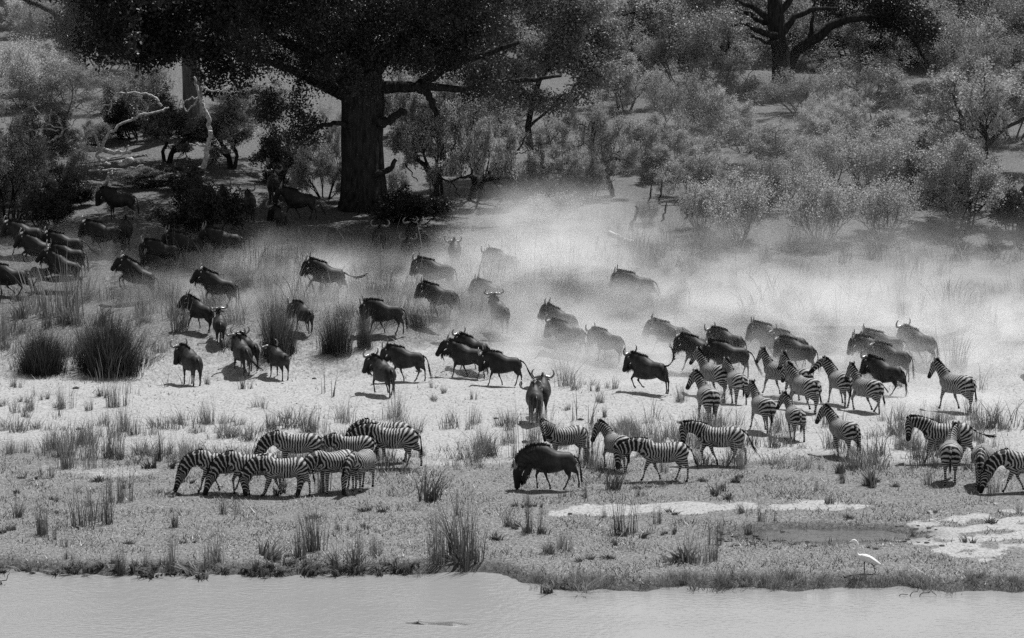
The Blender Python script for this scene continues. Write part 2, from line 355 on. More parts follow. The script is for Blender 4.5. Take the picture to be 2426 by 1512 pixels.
def tail_pts(kind, up, side):
    """up 0 hangs, 90 straight out behind, 150 raised; side swings it"""
    base = np.array([-.72, 0, 1.19 if kind == 'zebra' else 1.10]); Ln = .78 if kind == 'zebra' else .95; P = [base + (.05, 0, 0)]; n = 8; p = base.copy()
    for k in range(n):
        f = k / (n - 1)
        if up <= 60: a = R(42 - 38 * min(1, f * 2.5)) + R(up) * (.4 + .6 * f) * .9
        else: a = R(up) * (.6 + .6 * f)
        d = np.array([-math.sin(a), math.sin(R(side)) * f, -math.cos(a)]); d /= np.linalg.norm(d); p = p + d * Ln / n; P.append(p.copy())
    return np.array(P)
def make_animal(kind, X, Y, Z, heading, gait='walk', neck=0, nyaw=0, head=0, hyaw=0, tail=0, tside=0, size=1.0, pitch=0, young=False, graze=False, headw=68, graze_z=.06, label='', group=None, sink=.015, roll=0):
    pr = PROTO[kind]; P = dict(GAIT[gait]); jq = random.Random(int(X * 31) ^ int(Y * 77)); neck += (jq.uniform(-5, 5) - (12 if kind == 'zebra' and neck > -20 else 0)) * (not graze); nyaw += jq.uniform(-9, 9); P.update(neck=neck, nyaw=nyaw, head=head, hyaw=hyaw)
    jr = random.Random(hash((int(X * 10), int(Y * 10))) & 0xffff)
    P = {k: (tuple(a + jr.uniform(-4, 4) for a in v) if isinstance(v, tuple) else v) for k, v in P.items()}
    if graze:                                   # bend the neck until the muzzle reaches the grass
        mz = np.array([[1.385, 0, 1.10]]) if kind == 'zebra' else np.array([[1.25, 0, .79]]); lo_, hi_ = 0.0, 150.0; rest = 52 if kind == 'zebra' else 63
        P['stretch'] = .36 if kind == 'zebra' else .44
        for _ in range(14):
            mid = (lo_ + hi_) / 2; P['neck'] = -mid; P['head'] = -(headw - rest) + mid
            zz = pose(kind, mz, P, head=True)[0, 2]
            if zz > graze_z: lo_ = mid
            else: hi_ = mid
    V = pose(kind, pr['body'][0], P)
    size *= jq.uniform(.95, 1.04) * (1.0 if kind == 'zebra' else .95); ca, sa = math.cos(R(pitch)), math.sin(R(pitch)); Rp = np.array([[ca, 0, -sa], [0, 1, 0], [sa, 0, ca]])
    wide = 1.18 if kind == 'zebra' else 1.16; sc_ = np.array([size * (1 if kind == 'zebra' else .95), size * wide * jr.uniform(.96, 1.04), size * (1.0 if kind == 'zebra' else 1.03)])
    fin = lambda U: (U @ Rp.T) * sc_
    V = fin(V); z0 = V[:, 2].min() + sink; V[:, 2] -= z0
    def put(U): U = fin(U); U[:, 2] -= z0; return U
    root = empty(kind, (X, Y, Z), R(heading)); tag(root, label, kind, group)
    me = mesh_np('body', V, pr['body'][1]); smooth(me); fattr(me, 'phase', pr['ph'] + jr.random()); fattr(me, 'dark', pr['dk'])
    if kind == 'wildebeest': fattr(me, 'stripe', pr['st'])
    obj('body', me, M_ZEB if kind == 'zebra' else M_GNU, root)
    mv, mq = pr['mane']; me = mesh_np('mane', put(pose(kind, mv, P)), mq)
    if kind == 'zebra': fattr(me, 'phase', zebra_phase(mv)); fattr(me, 'dark', np.tile([0, 0, .6, 1], len(mv) // 4))
    obj('mane', me, M_ZEB if kind == 'zebra' else M_HAIR, root)
    for v, q in pr['ears']: me = mesh_np('ear', put(pose(kind, v, P, head=True)), q); smooth(me); obj('ear', me, M_EAR if kind == 'zebra' else M_GEAR, root)
    if kind == 'wildebeest':
        for v, q in (pr['spikes'] if young else pr['horns']): me = mesh_np('horn', put(pose(kind, v, P, head=True)), q); smooth(me); obj('horn', me, M_HORN, root)
        v, q = pr['beard']; obj('beard', mesh_np('beard', put(pose(kind, v, P)), q), M_HAIR, root)
    tp = tail_pts(kind, tail, tside)
    if kind == 'zebra':
        v, q = tube(tp, [.045, .04, .03, .025, .022, .022, .03, .03, .012], 7)
        me = mesh_np('tail', put(v), q); smooth(me); fattr(me, 'phase', np.repeat(np.arange(len(v) // 7) * .55, 7)); fattr(me, 'dark', np.repeat(sstep(np.arange(len(v) // 7), 5, 7), 7)); to = obj('tail', me, M_ZEB, root)
        dd = np.gradient(tp, axis=0); dd /= np.linalg.norm(dd, axis=1)[:, None]; h = hairs(tp[5:], dd[5:], .16, .008, 70, .22, 8, .15)
    else:
        v, q = tube(tp, [.04, .032, .022, .022, .03, .038, .036, .028, .008], 7); me = mesh_np('tail', put(v), q); smooth(me); to = obj('tail', me, M_HAIR, root)
        dd = np.gradient(tp, axis=0); dd /= np.linalg.norm(dd, axis=1)[:, None]; h = hairs(tp[3:], dd[3:], .20, .008, 120, .20, 8, .15)
    obj('tail_tuft', mesh_np('tail_tuft', put(h[0]), h[1]), M_HAIR, to)
    return root
# ================================================================ terrain
DTAB = [(1512, 79.0), (1170, 100.0), (900, 126.6), (800, 131.5), (700, 137.0), (640, 141.0), (500, 153.0), (300, 178.0), (150, 203.0), (0, 235.0)]
def slope_at(vy): return math.tan(TILT + math.atan((vy - CY) / F))
_py, _pz = [-400, 60, 85, 100, 126.6], [0, 0, 0, 0, 0]
for vy, Y in DTAB[3:]: _py.append(Y); _pz.append(H - Y * slope_at(vy))
_py += [300, 420, 700, 1200]; _pz += [21.5, 36, 70, 110]
SHORE_V = [(-900, 1350), (0, 1352), (330, 1360), (700, 1360), (900, 1364), (1010, 1352), (1180, 1354), (1240, 1384), (1330, 1396), (1600, 1392), (2000, 1392), (2425, 1398), (3400, 1402)]
WATER_Z = -.22
def v_ray(vx, vy):
    """direction of the photo position (vx, vy), scaled so that one unit runs one metre away from the camera"""
    c, s = math.cos(TILT), math.sin(TILT); a = (vx - CX) / F; b = (CY - vy) / F
    dy = c + b * s; dz = -s + b * c; return a / dy, dz / dy
_sx, _sy = [], []
for vx, vy in SHORE_V:
    rx, rz = v_ray(vx, vy); Y = (WATER_Z - H) / rz; _sx.append(rx * Y); _sy.append(Y)
_rn = np.random.default_rng(11); _W = [(_rn.uniform(.03, .16), _rn.uniform(0, 6.28), _rn.uniform(0, 6.28)) for _ in range(14)]
_W2 = [(_rn.uniform(.5, 1.6), _rn.uniform(0, 6.28), _rn.uniform(0, 6.28)) for _ in range(16)]
PX, PY = (1968 - CX) / F * 93.0, 93.2          # the pool's middle
def wob(X, Y, W): return sum(np.sin(k * (X * math.cos(a) + Y * math.sin(a)) * 2 * math.pi + p) for k, a, p in W) / math.sqrt(len(W))
def shore_y(X): return np.interp(X, _sx, _sy) + .22 * np.sin(X * 1.3 + 1) + .14 * np.sin(X * 3.1) + .08 * np.sin(X * 7.7 + 2)
_pool = None
def in_bank(X, Y):
    """how far a point lies on one of the two bare sand banks of the turf (0..1, ragged edge)"""
    vx, vy = project(X, Y, 0 * X); q = 9 * wob(X * 6, Y * 6, _W) + 4 * wob(X * 2, Y * 2, _W2)
    top = np.interp(vx, [1300, 1480, 1700, 1950, 2070], [1206, 1195, 1189, 1190, 1198]); bot = np.interp(vx, [1300, 1400, 1560, 1700, 1900, 2070], [1222, 1226, 1216, 1211, 1208, 1204])
    a = sstep(np.minimum(vy - top, bot - vy) + q * .5, -4, 7) * (vx > 1300) * (vx < 2070)
    d = ((vx - 2420) / 230.) ** 2 + ((vy - 1262) / 50.) ** 2; return np.maximum(a, sstep(-d + q * .11, -1.25, -.35))
def hz(X, Y):
    X = np.asarray(X, float); Y = np.asarray(Y, float)
    z = np.interp(Y, _py, _pz)
    z = z + .10 * wob(X, Y, _W) * sstep(Y, 108, 124) + (.05 + .25 * sstep(Y, 127, 150)) * wob(X * .6, Y * .6, _W) * sstep(Y, 127, 140) + .018 * wob(X, Y, _W2)
    d = Y - shore_y(X)
    z = z - .9 * sstep(-d, -.15, 3.5) - .24 * sstep(-d, -.35, .25)
    z = z - .20 * sstep(-(((X - PX) / 2.5) ** 2 + ((Y - PY) / 1.15) ** 2) + .35 * wob(X * 7, Y * 7, _W), -1.25, -.4)
    return z
def G(vx, vy):
    """ground point seen at the photo position"""
    rx, rz = v_ray(vx, vy); Ys = np.arange(70, 420, .2); zz = hz(rx * Ys, Ys) - (H + rz * Ys)
    i = int(np.argmax(zz > 0)); a, b = Ys[i - 1], Ys[i]
    for _ in range(12):
        m = (a + b) / 2
        if hz(rx * m, m) > H + rz * m: b = m
        else: a = m
    return rx * b, b, float(hz(rx * b, b))
def PT(vx, vy, Y):
    rx, rz = v_ray(vx, vy); return np.array([rx * Y, Y, H + rz * Y])
def project(X, Y, Z):
    c, s = math.cos(TILT), math.sin(TILT); dz = Z - H; dep = Y * c - dz * s; up = Y * s + dz * c
    return CX + F * X / dep, CY - F * up / dep

def axis(segs):
    out = []
    for a, b, st in segs: out += list(np.arange(a, b - 1e-6, st))
    return np.array(out + [segs[-1][1]])
gx = axis([(-400, -60, 20), (-60, -34, 2), (-34, 34, .22), (34, 60, 2), (60, 400, 20)])
gy = axis([(-300, 60, 30), (60, 76, 2), (76, 134, .22), (134, 250, .5), (250, 330, 4), (330, 1200, 40)])
GX, GY = np.meshgrid(gx, gy); GZ = hz(GX, GY)
n0, n1 = len(gx), len(gy); idx = np.arange(n0 * n1).reshape(n1, n0)
Q = np.stack([idx[:-1, :-1], idx[:-1, 1:], idx[1:, 1:], idx[1:, :-1]], -1).reshape(-1, 4)
me = mesh_np('ground', np.stack([GX, GY, GZ], -1).reshape(-1, 3), Q); smooth(me)
# cover: 0 bare pale sand, 1 closed short grass or litter
def cover(X, Y):
    b = wob(X * 1.0, Y * 2.2, _W); edge = 106.5 + 2.4 * wob(X * .8, Y * .8, _W) + 1.2 * wob(X * 3, Y * 3, _W)
    vx, vy = project(X, Y, 0 * X)
    g = sstep(-(Y - edge), -6.5, 4.0)                                   # grazed turf by the river
    g = np.maximum(g, .42 * sstep(Y, 96, 104) + .10 * b)
    sand = sstep(Y, 105, 111) * sstep(-Y, -134, -122); g = g - .30 * sand * (1 - sstep(Y, 104, 108) * 0)
    up = sstep(Y, 128, 137); g = g * (1 - up) + up * (.98 + .14 * b)
    left = sstep(-X, -2, 10) * sstep(Y, 126.5, 129) * sstep(-Y, -150, -140); g = g + .12 * left
    bk = in_bank(X, Y); g = g * (1 - bk) - .12 * bk
    return np.clip(g, -.3, 1)
fattr(me, 'cover', cover(GX, GY).ravel())
fattr(me, 'litter', (sstep(GY, 128, 139) * (1 - .35 * sstep(GX, 14, 24) * sstep(-GY, -141, -134))).ravel())
fattr(me, 'wet', sstep(-(GY - shore_y(GX)), -1.4, .1).ravel() + (.9 * sstep(-(((GX - PX) / 3.0) ** 2 + ((GY - PY) / 1.6) ** 2), -1.8, -.8)).ravel())
m, t, n, L = new_mat('soil_and_turf'); b, o = principled(n, L, .9, .12)
tc = n.new('ShaderNodeTexCoord'); mp = n.new('ShaderNodeMapping'); L.new(tc.outputs['Object'], mp.inputs[0]); mp.inputs['Scale'].default_value = (1, .55, 1)
P_ = mp.outputs[0]
a = n.new('ShaderNodeAttribute'); a.attribute_name = 'cover'; wt = n.new('ShaderNodeAttribute'); wt.attribute_name = 'wet'
big = noise(n, L, .45, 5, .62, P_); med = noise(n, L, 2.6, 5, .65, P_); fin = noise(n, L, 11, 4, .7, P_); vf = noise(n, L, 38, 2, .6, P_)
f = math_n(n, L, 'ADD', a.outputs['Fac'], math_n(n, L, 'ADD', math_n(n, L, 'MULTIPLY', math_n(n, L, 'SUBTRACT', big.outputs[0], .5), .9), math_n(n, L, 'MULTIPLY', math_n(n, L, 'SUBTRACT', med.outputs[0], .5), .9)))
f = ramp(n, L, f, [(.28, 0.0), (.72, 1.0)])
sandc = ramp(n, L, fin.outputs[0], [(.30, .09), (.42, .31), (.7, .50)])
grassc = ramp(n, L, math_n(n, L, 'ADD', math_n(n, L, 'MULTIPLY', fin.outputs[0], .5), math_n(n, L, 'MULTIPLY', vf.outputs[0], .5)), [(.34, .04), (.5, .185), (.66, .43)])
c = mixv(n, L, f, sandc, grassc)
li = n.new('ShaderNodeAttribute'); li.attribute_name = 'litter'; c = math_n(n, L, 'MULTIPLY', c, mixv(n, L, li.outputs['Fac'], 1.0, .68))
c = mixv(n, L, math_n(n, L, 'MULTIPLY', wt.outputs['Fac'], 1.0, True), c, math_n(n, L, 'MULTIPLY', c, .45))
L.new(c, b.inputs['Base Color'])
hh = math_n(n, L, 'ADD', math_n(n, L, 'MULTIPLY', med.outputs[0], .6), math_n(n, L, 'ADD', math_n(n, L, 'MULTIPLY', fin.outputs[0], .3), math_n(n, L, 'MULTIPLY', math_n(n, L, 'MULTIPLY', vf.outputs[0], f), .2)))
bp = n.new('ShaderNodeBump'); bp.inputs['Strength'].default_value = 1; bp.inputs['Distance'].default_value = .16; L.new(hh, bp.inputs['Height']); L.new(bp.outputs[0], b.inputs['Normal'])
M_SOIL = m
g = obj('ground', me, M_SOIL); g['kind'] = 'structure'
# ---- river
m, t, n, L = new_mat('river_water'); b, o = principled(n, L, .06, .5); b.inputs['IOR'].default_value = 2.3
tc = n.new('ShaderNodeTexCoord'); mp = n.new('ShaderNodeMapping'); L.new(tc.outputs['Object'], mp.inputs[0]); mp.inputs['Scale'].default_value = (1.0, .8, 1)
n1_ = noise(n, L, 3.2, 4, .6, mp.outputs[0]); n2_ = noise(n, L, .35, 2, .5, mp.outputs[0])
amp = ramp(n, L, n2_.outputs[0], [(.40, .35), (.62, 1.0)])
mp2 = n.new('ShaderNodeMapping'); L.new(tc.outputs['Object'], mp2.inputs[0]); mp2.inputs['Scale'].default_value = (1.0, 1.3, 1)
n3_ = noise(n, L, 5.5, 2, .5, mp2.outputs[0]); hh = math_n(n, L, 'ADD', math_n(n, L, 'MULTIPLY', n1_.outputs[0], .9), math_n(n, L, 'MULTIPLY', math_n(n, L, 'MULTIPLY', n3_.outputs[0], amp), 1.3))
bp = n.new('ShaderNodeBump'); bp.inputs['Strength'].default_value = 1; bp.inputs['Distance'].default_value = .015; L.new(hh, bp.inputs['Height']); L.new(bp.outputs[0], b.inputs['Normal'])
b.inputs['Base Color'].default_value = (.33, .33, .33, 1); M_WATER = m
wx = axis([(-400, -60, 20), (-60, 60, 2), (60, 400, 20)]); wy = axis([(-300, 60, 30), (60, 90, 2)]); WX, WY = np.meshgrid(wx, wy)
idx = np.arange(WX.size).reshape(WX.shape); Q = np.stack([idx[:-1, :-1], idx[:-1, 1:], idx[1:, 1:], idx[1:, :-1]], -1).reshape(-1, 4)
rv = obj('river', mesh_np('river', np.stack([WX, WY, 0 * WX + WATER_Z], -1).reshape(-1, 3), Q), M_WATER); rv['kind'] = 'structure'

A = np.linspace(0, 2 * np.pi, 48, endpoint=False); V = np.c_[PX + 3.2 * np.cos(A), PY + 1.6 * np.sin(A), 0 * A - .085]; me = mesh_np('pool', V, loops=np.arange(48), sizes=[48])
M_POOL = M_WATER.copy(); M_POOL.node_tree.nodes['Principled BSDF'].inputs['Base Color'].default_value = (.07, .07, .07, 1)
pl = obj('pool', me, M_POOL); pl['kind'] = 'structure'

# ---- short turf: countless blades as one piece of ground cover
def blades(X, Y, h, wdt, lean, tint, r):
    n_ = len(X); Z = hz(X, Y) - .01; a = r.uniform(0, np.pi, n_); dx, dy = np.cos(a) * wdt, np.sin(a) * wdt
    lx, ly = r.normal(0, 1, n_) * lean * h, r.normal(0, 1, n_) * lean * h
    V = np.stack([np.c_[X - dx, Y - dy, Z], np.c_[X + dx, Y + dy, Z], np.c_[X + lx, Y + ly, Z + h]], 1).reshape(-1, 3)
    k = np.arange(n_) * 3; return V, np.stack([k, k + 1, k + 2], 1), np.repeat(tint, 3)
r = np.random.default_rng(21); n_ = 420000
X = r.uniform(-24, 24, n_); Y = r.uniform(82, 140, n_); cv = cover(X, Y); dens = cv * (.35 + .65 * sstep(-Y, -110, -104)) * (.55 + .45 * wob(X * 4, Y * 4, _W))
dens = dens * (1 - sstep(-(((X - PX) / 2.5) ** 2 + ((Y - PY) / 1.15) ** 2), -1.0, -.8))
k = (r.random(n_) < dens) & (Y > shore_y(X) + .1) & (np.abs(X) < Y * .165 + 1); X, Y = X[k], Y[k]
h = (r.gamma(3, .020, len(X)) + .02) * (.6 + .5 * np.clip(wob(X * 3, Y * 3, _W) + .6, 0, 2))
V, Fc, tn = blades(X, Y, h, .018, .7, r.random(len(X)) ** 2, r)
me = mesh_np('short_grass', V, Fc); fattr(me, 'tint', tn)
M_TURF = leaf_mat('turf_blades', .06, .76, .35, .5, .4)
o = obj('short_grass', me, M_TURF); o['kind'] = 'stuff'; tag(o, 'short grazed grass covering the flat river bank', 'grass')
# ================================================================ plants
M_BARK = simple_mat('dark_bark', .010, .06, 7, .95, .05, .14); M_BARK2 = simple_mat('grey_bark', .08, .22, 9, .9, .1, .03)
M_DEAD = simple_mat('bleached_wood', .22, .80, 7, .85, .15, .06)
M_LEAF_D = leaf_mat('dark_leaves', .016, .07, .20, .45, .3)        # big evergreen
M_LEAF_M = leaf_mat('grey_green_leaves', .08, .60, .32, .5, .35)    # broad-leaved bushes
M_LEAF_P = leaf_mat('pale_leaves', .16, .64, .38, .55, .3)          # acacia and feathery shrubs
M_STRAW = leaf_mat('dry_stems', .08, .38, .35, .6, .3); M_SEDGE = leaf_mat('sedge_blades', .012, .15, .2, .5, .3)
M_REED = leaf_mat('dark_reeds', .06, .26, .3, .6, .3)

def leaf_quads(C, size, r, droop=0.0):
    """one pointed leaf (a folded diamond) at every centre"""
    n_ = len(C); d = r.normal(0, 1, (n_, 3)); d[:, 2] = d[:, 2] * .7 - droop; d /= np.linalg.norm(d, axis=1)[:, None]
    s = np.cross(d, r.normal(0, 1, (n_, 3))); s /= np.maximum(np.linalg.norm(s, axis=1), 1e-6)[:, None]
    L_ = (size * r.uniform(.6, 1.3, n_))[:, None]; wd = L_ * .30
    V = np.stack([C - d * L_ * .5, C + s * wd, C + d * L_ * .5, C - s * wd], 1).reshape(-1, 3); k = np.arange(n_) * 4
    return V, np.stack([k, k + 1, k + 2, k + 3], 1)
def grow(r, base, dirv, length, rad, depth, spread, segs, tips, up=.15, nsub=3, wig=.16, shrink=.68):
    """branch skeleton: fills segs with (points, radii) and tips with end points and points along thin twigs"""
    p = np.array(base, float); d = np.array(dirv, float); d /= np.linalg.norm(d); k = 5; P = [p.copy()]; 
    for i in range(k):
        d = d + r.normal(0, wig, 3) + (0, 0, up * .3); d /= np.linalg.norm(d); p = p + d * length / k; P.append(p.copy())
    segs.append((np.array(P), np.linspace(rad, rad * .62, k + 1), depth))
    if depth <= 1: tips.extend(P[2:])
    if depth == 0: return
    for j in range(nsub):
        q = P[-1] if j == 0 else P[r.integers(2, k + 1)]
        nd = d + r.normal(0, spread, 3) + (0, 0, up); grow(r, q, nd, length * shrink * r.uniform(.8, 1.2), rad * .6, depth - 1, spread, segs, tips, up, nsub, wig, shrink)
def plant_mesh(name, seed, stems, length, rad, depth, spread, nleaf, size, cl, lean=.6, up=.2, nsub=3, droop=0.0, base_r=.25, minz=None, shrink=.68, ring=5):
    r = np.random.default_rng(seed); segs, tips = [], []
    for k in range(stems):
        a = 2 * np.pi * (k + r.random()) / stems; e = lean * r.uniform(.3, 1)
        grow(r, (base_r * math.cos(a), base_r * math.sin(a), -.1), (math.cos(a) * e, math.sin(a) * e, 1), length * r.uniform(.75, 1.2), rad * r.uniform(.7, 1.1), depth, spread, segs, tips, up, nsub, .16, shrink)
    tb = [tube(P, R_, 3 if dp == 0 else (4 if dp == 1 else ring), cap=False) for P, R_, dp in segs]; V, Q = join(tb)
    bm_ = mesh_np(name + '_wood', V, Q); smooth(bm_)
    T = np.array(tips); T = np.vstack([T] + ([np.vstack([P[2:] for P, _, dp in segs if dp == 2])] if minz is None and any(dp == 2 for _, _, dp in segs) else [])); i = r.integers(0, len(T), nleaf // cl + 1); sub = np.repeat(i, cl)[:nleaf]; cj = np.repeat(r.normal(0, .10 * length ** .5, (len(i), 3)), cl, axis=0)[:nleaf]
    C = T[sub] + cj + r.normal(0, .09, (nleaf, 3)); 
    if minz is not None: C[:, 2] = np.abs(C[:, 2] - minz) + minz
    V, Q = leaf_quads(C, size, r, droop); lm = mesh_np(name + '_leaves', V, Q); fattr(lm, 'tint', np.repeat(np.clip(.78 * np.repeat(r.random(len(i)) ** 1.3, cl)[:nleaf] + .22 * r.random(nleaf), 0, 1), 4))
    return bm_, lm, (C[:, :2].std() * 3.6, np.quantile(C[:, 2], .98))
def make_plant(name, parts, woodmat, leafmat, woodname='branches', leafname='foliage'):
    root = empty(name, (0, 0, -500)); obj(woodname, parts[0], woodmat, root); obj(leafname, parts[1], leafmat, root); root['_w'], root['_h'] = parts[2]; return root
KIND = {}
def kinds():
    # name: builders; each kind has a few different individuals
    KIND['broadleaf_bush'] = [make_plant('broadleaf_bush', plant_mesh('bb%d' % s, s, 7, 1.5, .06, 3, .55, 40000, .080, 16, .95, .10, 3, .25, .35), M_BARK, M_LEAF_M) for s in (1, 2, 3)]
    KIND['thorn_bush'] = [make_plant('thorn_bush', plant_mesh('tb%d' % s, s, 6, 1.35, .05, 4, .60, 22000, .075, 5, 1.05, .08, 3, 0, .35), M_BARK2, M_LEAF_P) for s in (11, 12, 13)]
    KIND['feathery_shrub'] = [make_plant('feathery_shrub', plant_mesh('fs%d' % s, s, 16, .95, .022, 3, .26, 13000, .075, 4, .8, .20, 3, -.8, .3, shrink=.75, ring=3), M_BARK2, M_LEAF_P) for s in (21, 22, 23)]
    KIND['bare_shrub'] = [make_plant('bare_shrub', plant_mesh('bs%d' % s, s, 7, 1.2, .04, 4, .55, 700, .07, 3, .9, .12, 3, 0, .3), M_BARK2, M_LEAF_P) for s in (31, 32)]
    KIND['dark_bush'] = [make_plant('dark_bush', plant_mesh('db%d' % s, s, 7, 1.3, .06, 3, .55, 24000, .115, 10, .95, .08, 3, .3, .35), M_BARK, M_LEAF_D) for s in (41, 42)]
    KIND['small_tree'] = [make_plant('small_tree', plant_mesh('st%d' % s, s, 2, 2.0, .16, 4, .55, 26000, .115, 12, .55, .08, 3, .2, .15, minz=.8), M_BARK, M_LEAF_M, 'trunk', 'crown') for s in (51, 52)]
    KIND['acacia_tree'] = [make_plant('acacia_tree', plant_mesh('at%d' % s, s, 2, 2.0, .18, 4, .62, 26000, .095, 8, .6, .04, 3, 0, .15, minz=1.0), M_BARK, M_LEAF_P, 'trunk', 'crown') for s in (61, 62)]
def clump_mesh(name, seed, n_, rad, h, wdt, lean, mat_, seg=3, out=.35, tintp=1.0, heads=0):
    """upright blades: tapered strips of three faces, fanning out from a tuft"""
    r = np.random.default_rng(seed); nt_ = max(3, n_ // 30); tc_ = r.normal(0, rad * .45, (nt_, 2)); ti = r.integers(0, nt_, n_)
    q0 = tc_[ti] + r.normal(0, rad * .16, (n_, 2)); bx, by = q0.T; a = np.arctan2(by, bx) + r.normal(0, .5, n_); q = np.minimum(np.hypot(bx, by), rad)
    hh = h * r.beta(2.2, 1.9, n_) * (1.12 - .45 * q / rad) * r.uniform(.7, 1.1, nt_)[ti] ; dx = np.cos(a) * q / rad * out + r.normal(0, lean, n_); dy = np.sin(a) * q / rad * out + r.normal(0, lean, n_)
    t = r.uniform(0, np.pi, n_); sx, sy = np.cos(t) * wdt * .5, np.sin(t) * wdt * .5; V = []
    for f in (0, .4, .75, 1.0):
        z = hh * (f - .12 * f * f) - .05 * (f == 0); ww = 1.0 - .85 * f
        cx, cy = bx + dx * hh * f ** 1.7 * .8 + dx * hh * f * .15, by + dy * hh * f ** 1.7 * .8 + dy * hh * f * .15
        V.append(np.c_[cx - sx * ww, cy - sy * ww, z]); V.append(np.c_[cx + sx * ww, cy + sy * ww, z])
    V = np.stack(V, 1).reshape(-1, 3); k = np.arange(n_) * 8
    Qs = np.vstack([np.stack([k + 2 * j, k + 2 * j + 1, k + 2 * j + 3, k + 2 * j + 2], 1) for j in range(3)])
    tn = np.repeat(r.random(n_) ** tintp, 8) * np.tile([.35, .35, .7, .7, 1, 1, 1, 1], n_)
    me = mesh_np(name, V, Qs); fattr(me, 'tint', tn); me.materials.append(mat_); me['_h'] = float(np.quantile(V[:, 2], .97)); me['_w'] = float(V[:, 0].std() * 4); return me
CL = {}
def clumps():
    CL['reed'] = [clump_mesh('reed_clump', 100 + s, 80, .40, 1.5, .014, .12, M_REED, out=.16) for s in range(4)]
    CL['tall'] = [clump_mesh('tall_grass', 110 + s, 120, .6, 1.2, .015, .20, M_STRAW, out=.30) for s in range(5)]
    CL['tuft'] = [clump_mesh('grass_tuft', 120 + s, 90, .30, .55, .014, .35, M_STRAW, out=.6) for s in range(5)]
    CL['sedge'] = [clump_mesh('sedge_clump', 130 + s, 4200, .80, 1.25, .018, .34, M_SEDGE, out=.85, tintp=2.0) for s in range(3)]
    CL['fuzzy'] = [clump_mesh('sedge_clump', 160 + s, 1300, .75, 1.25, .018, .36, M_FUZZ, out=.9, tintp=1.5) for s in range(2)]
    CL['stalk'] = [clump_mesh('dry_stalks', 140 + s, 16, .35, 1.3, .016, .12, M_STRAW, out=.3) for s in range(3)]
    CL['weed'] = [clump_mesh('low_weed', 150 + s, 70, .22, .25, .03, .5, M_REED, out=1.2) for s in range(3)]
pr_ = random.Random(5)
GROUPS = {}
def place_plant(kind, vx, vy, wpx=None, hpx=None, label=None, group=None, cat=None, var=None, rz=None):
    """put one plant with its foot at a photo position; wpx/hpx its size there"""
    src = KIND[kind][pr_.randrange(len(KIND[kind])) if var is None else var % len(KIND[kind])]
    o = copy_tree(src); X, Y, Z = G(vx, vy); s = math.hypot(Y, H) / F
    k1, k2 = (1.0, .98) if vx > 1300 and vy > 180 else (1.12, 1.2); sh = k1 * hpx * s / src['_h'] if hpx else 1; sw = k2 * wpx * s / src['_w'] if wpx else sh
    o.location = (X, Y, Z - .03); o.rotation_euler = (0, 0, pr_.uniform(0, 6.28) if rz is None else rz); o.scale = (sw, sw, sh)
    for k_ in ('_w', '_h'):
        if k_ in o: del o[k_]
    for c_ in o.children: c_.matrix_parent_inverse.identity()
    tag(o, label, cat or ('tree' if 'tree' in kind else 'bush'), group); return o
M_FUZZ = leaf_mat('grey_sedge_blades', .02, .26, .3, .5, .3)
NAME = dict(fuzzy='sedge_clump', reed='reed_clump', tall='tall_grass', tuft='grass_tuft', sedge='sedge_clump', stalk='dry_stalks', weed='low_weed')
def place_clump(kind, vx, vy, wpx=None, hpx=None, label=None, group=None):
    me = CL[kind][pr_.randrange(len(CL[kind]))]; X, Y, Z = G(vx, vy); s = math.hypot(Y, H) / F
    o = obj(NAME[kind], me, None, None, (X, Y, Z)); sh = hpx * s / me['_h'] if hpx else 1; sw = (wpx * s / me['_w'] if wpx else sh) * (.8 if kind in ('sedge', 'fuzzy') else 1)
    o.scale = (sw, sw, sh); o.rotation_euler = (0, 0, pr_.uniform(0, 6.28)); tag(o, label, 'reeds' if kind == 'reed' else 'grass clump', group); return o
def hide_sources():
    for l in KIND.values():
        for o in l:
            for c in list(o.children): bpy.data.objects.remove(c)
            bpy.data.objects.remove(o)
def limb_tube(pts, r0, r1, Y, n=10, jit=0.0, seed=0, dY=None):
    """limb traced through photo positions at distance Y (optionally dY per point)"""
    P = np.array([PT(p[0], p[1], Y + (dY[i] if dY is not None else 0)) for i, p in enumerate(pts)])
    # refine with a smooth curve
    t = np.arange(len(P)); tt = np.linspace(0, len(P) - 1, (len(P) - 1) * 4 + 1); PP = np.stack([np.interp(tt, t, P[:, k]) for k in range(3)], 1)
    for _ in range(2): PP[1:-1] = (PP[:-2] + 2 * PP[1:-1] + PP[2:]) / 4
    r = np.random.default_rng(seed); PP[1:-1] += r.normal(0, jit, PP[1:-1].shape); rr = np.linspace(r0, r1, len(PP)) * (1 + r.normal(0, .05, len(PP)))
    return tube(PP, rr, n)
def crown_leaves(clusters, nleaf, size, seed, cl=14, droop=.5, spray=.20):
    """clusters: (centre xyz, radii xyz); leaf sprays sit mostly near the outside of each cluster"""
    r = np.random.default_rng(seed); C = np.array([c[0] for c in clusters]); Rr = np.array([c[1] for c in clusters], float)
    wv = Rr.prod(1) ** (2 / 3.); wv /= wv.sum(); ns = nleaf // cl; i = r.choice(len(C), ns, p=wv)
    d = r.normal(0, 1, (ns, 3)); d /= np.linalg.norm(d, axis=1)[:, None]; q = r.random(ns)[:, None] ** .45
    S = C[i] + d * q * Rr[i]; S = np.repeat(S, cl, axis=0); st = np.repeat(r.random(ns), cl)
    off = r.normal(0, spray, (len(S), 3)); off[:, 2] -= np.abs(off[:, 0] + off[:, 1]) * .5 * droop; 
    V, Q = leaf_quads(S + off, size, r, droop); tint = np.clip(.5 * st + .5 * r.random(len(S)) ** 1.5, 0, 1)
    me = mesh_np('crown', V, Q); fattr(me, 'tint', np.repeat(tint, 4)); return me
kinds(); clumps()
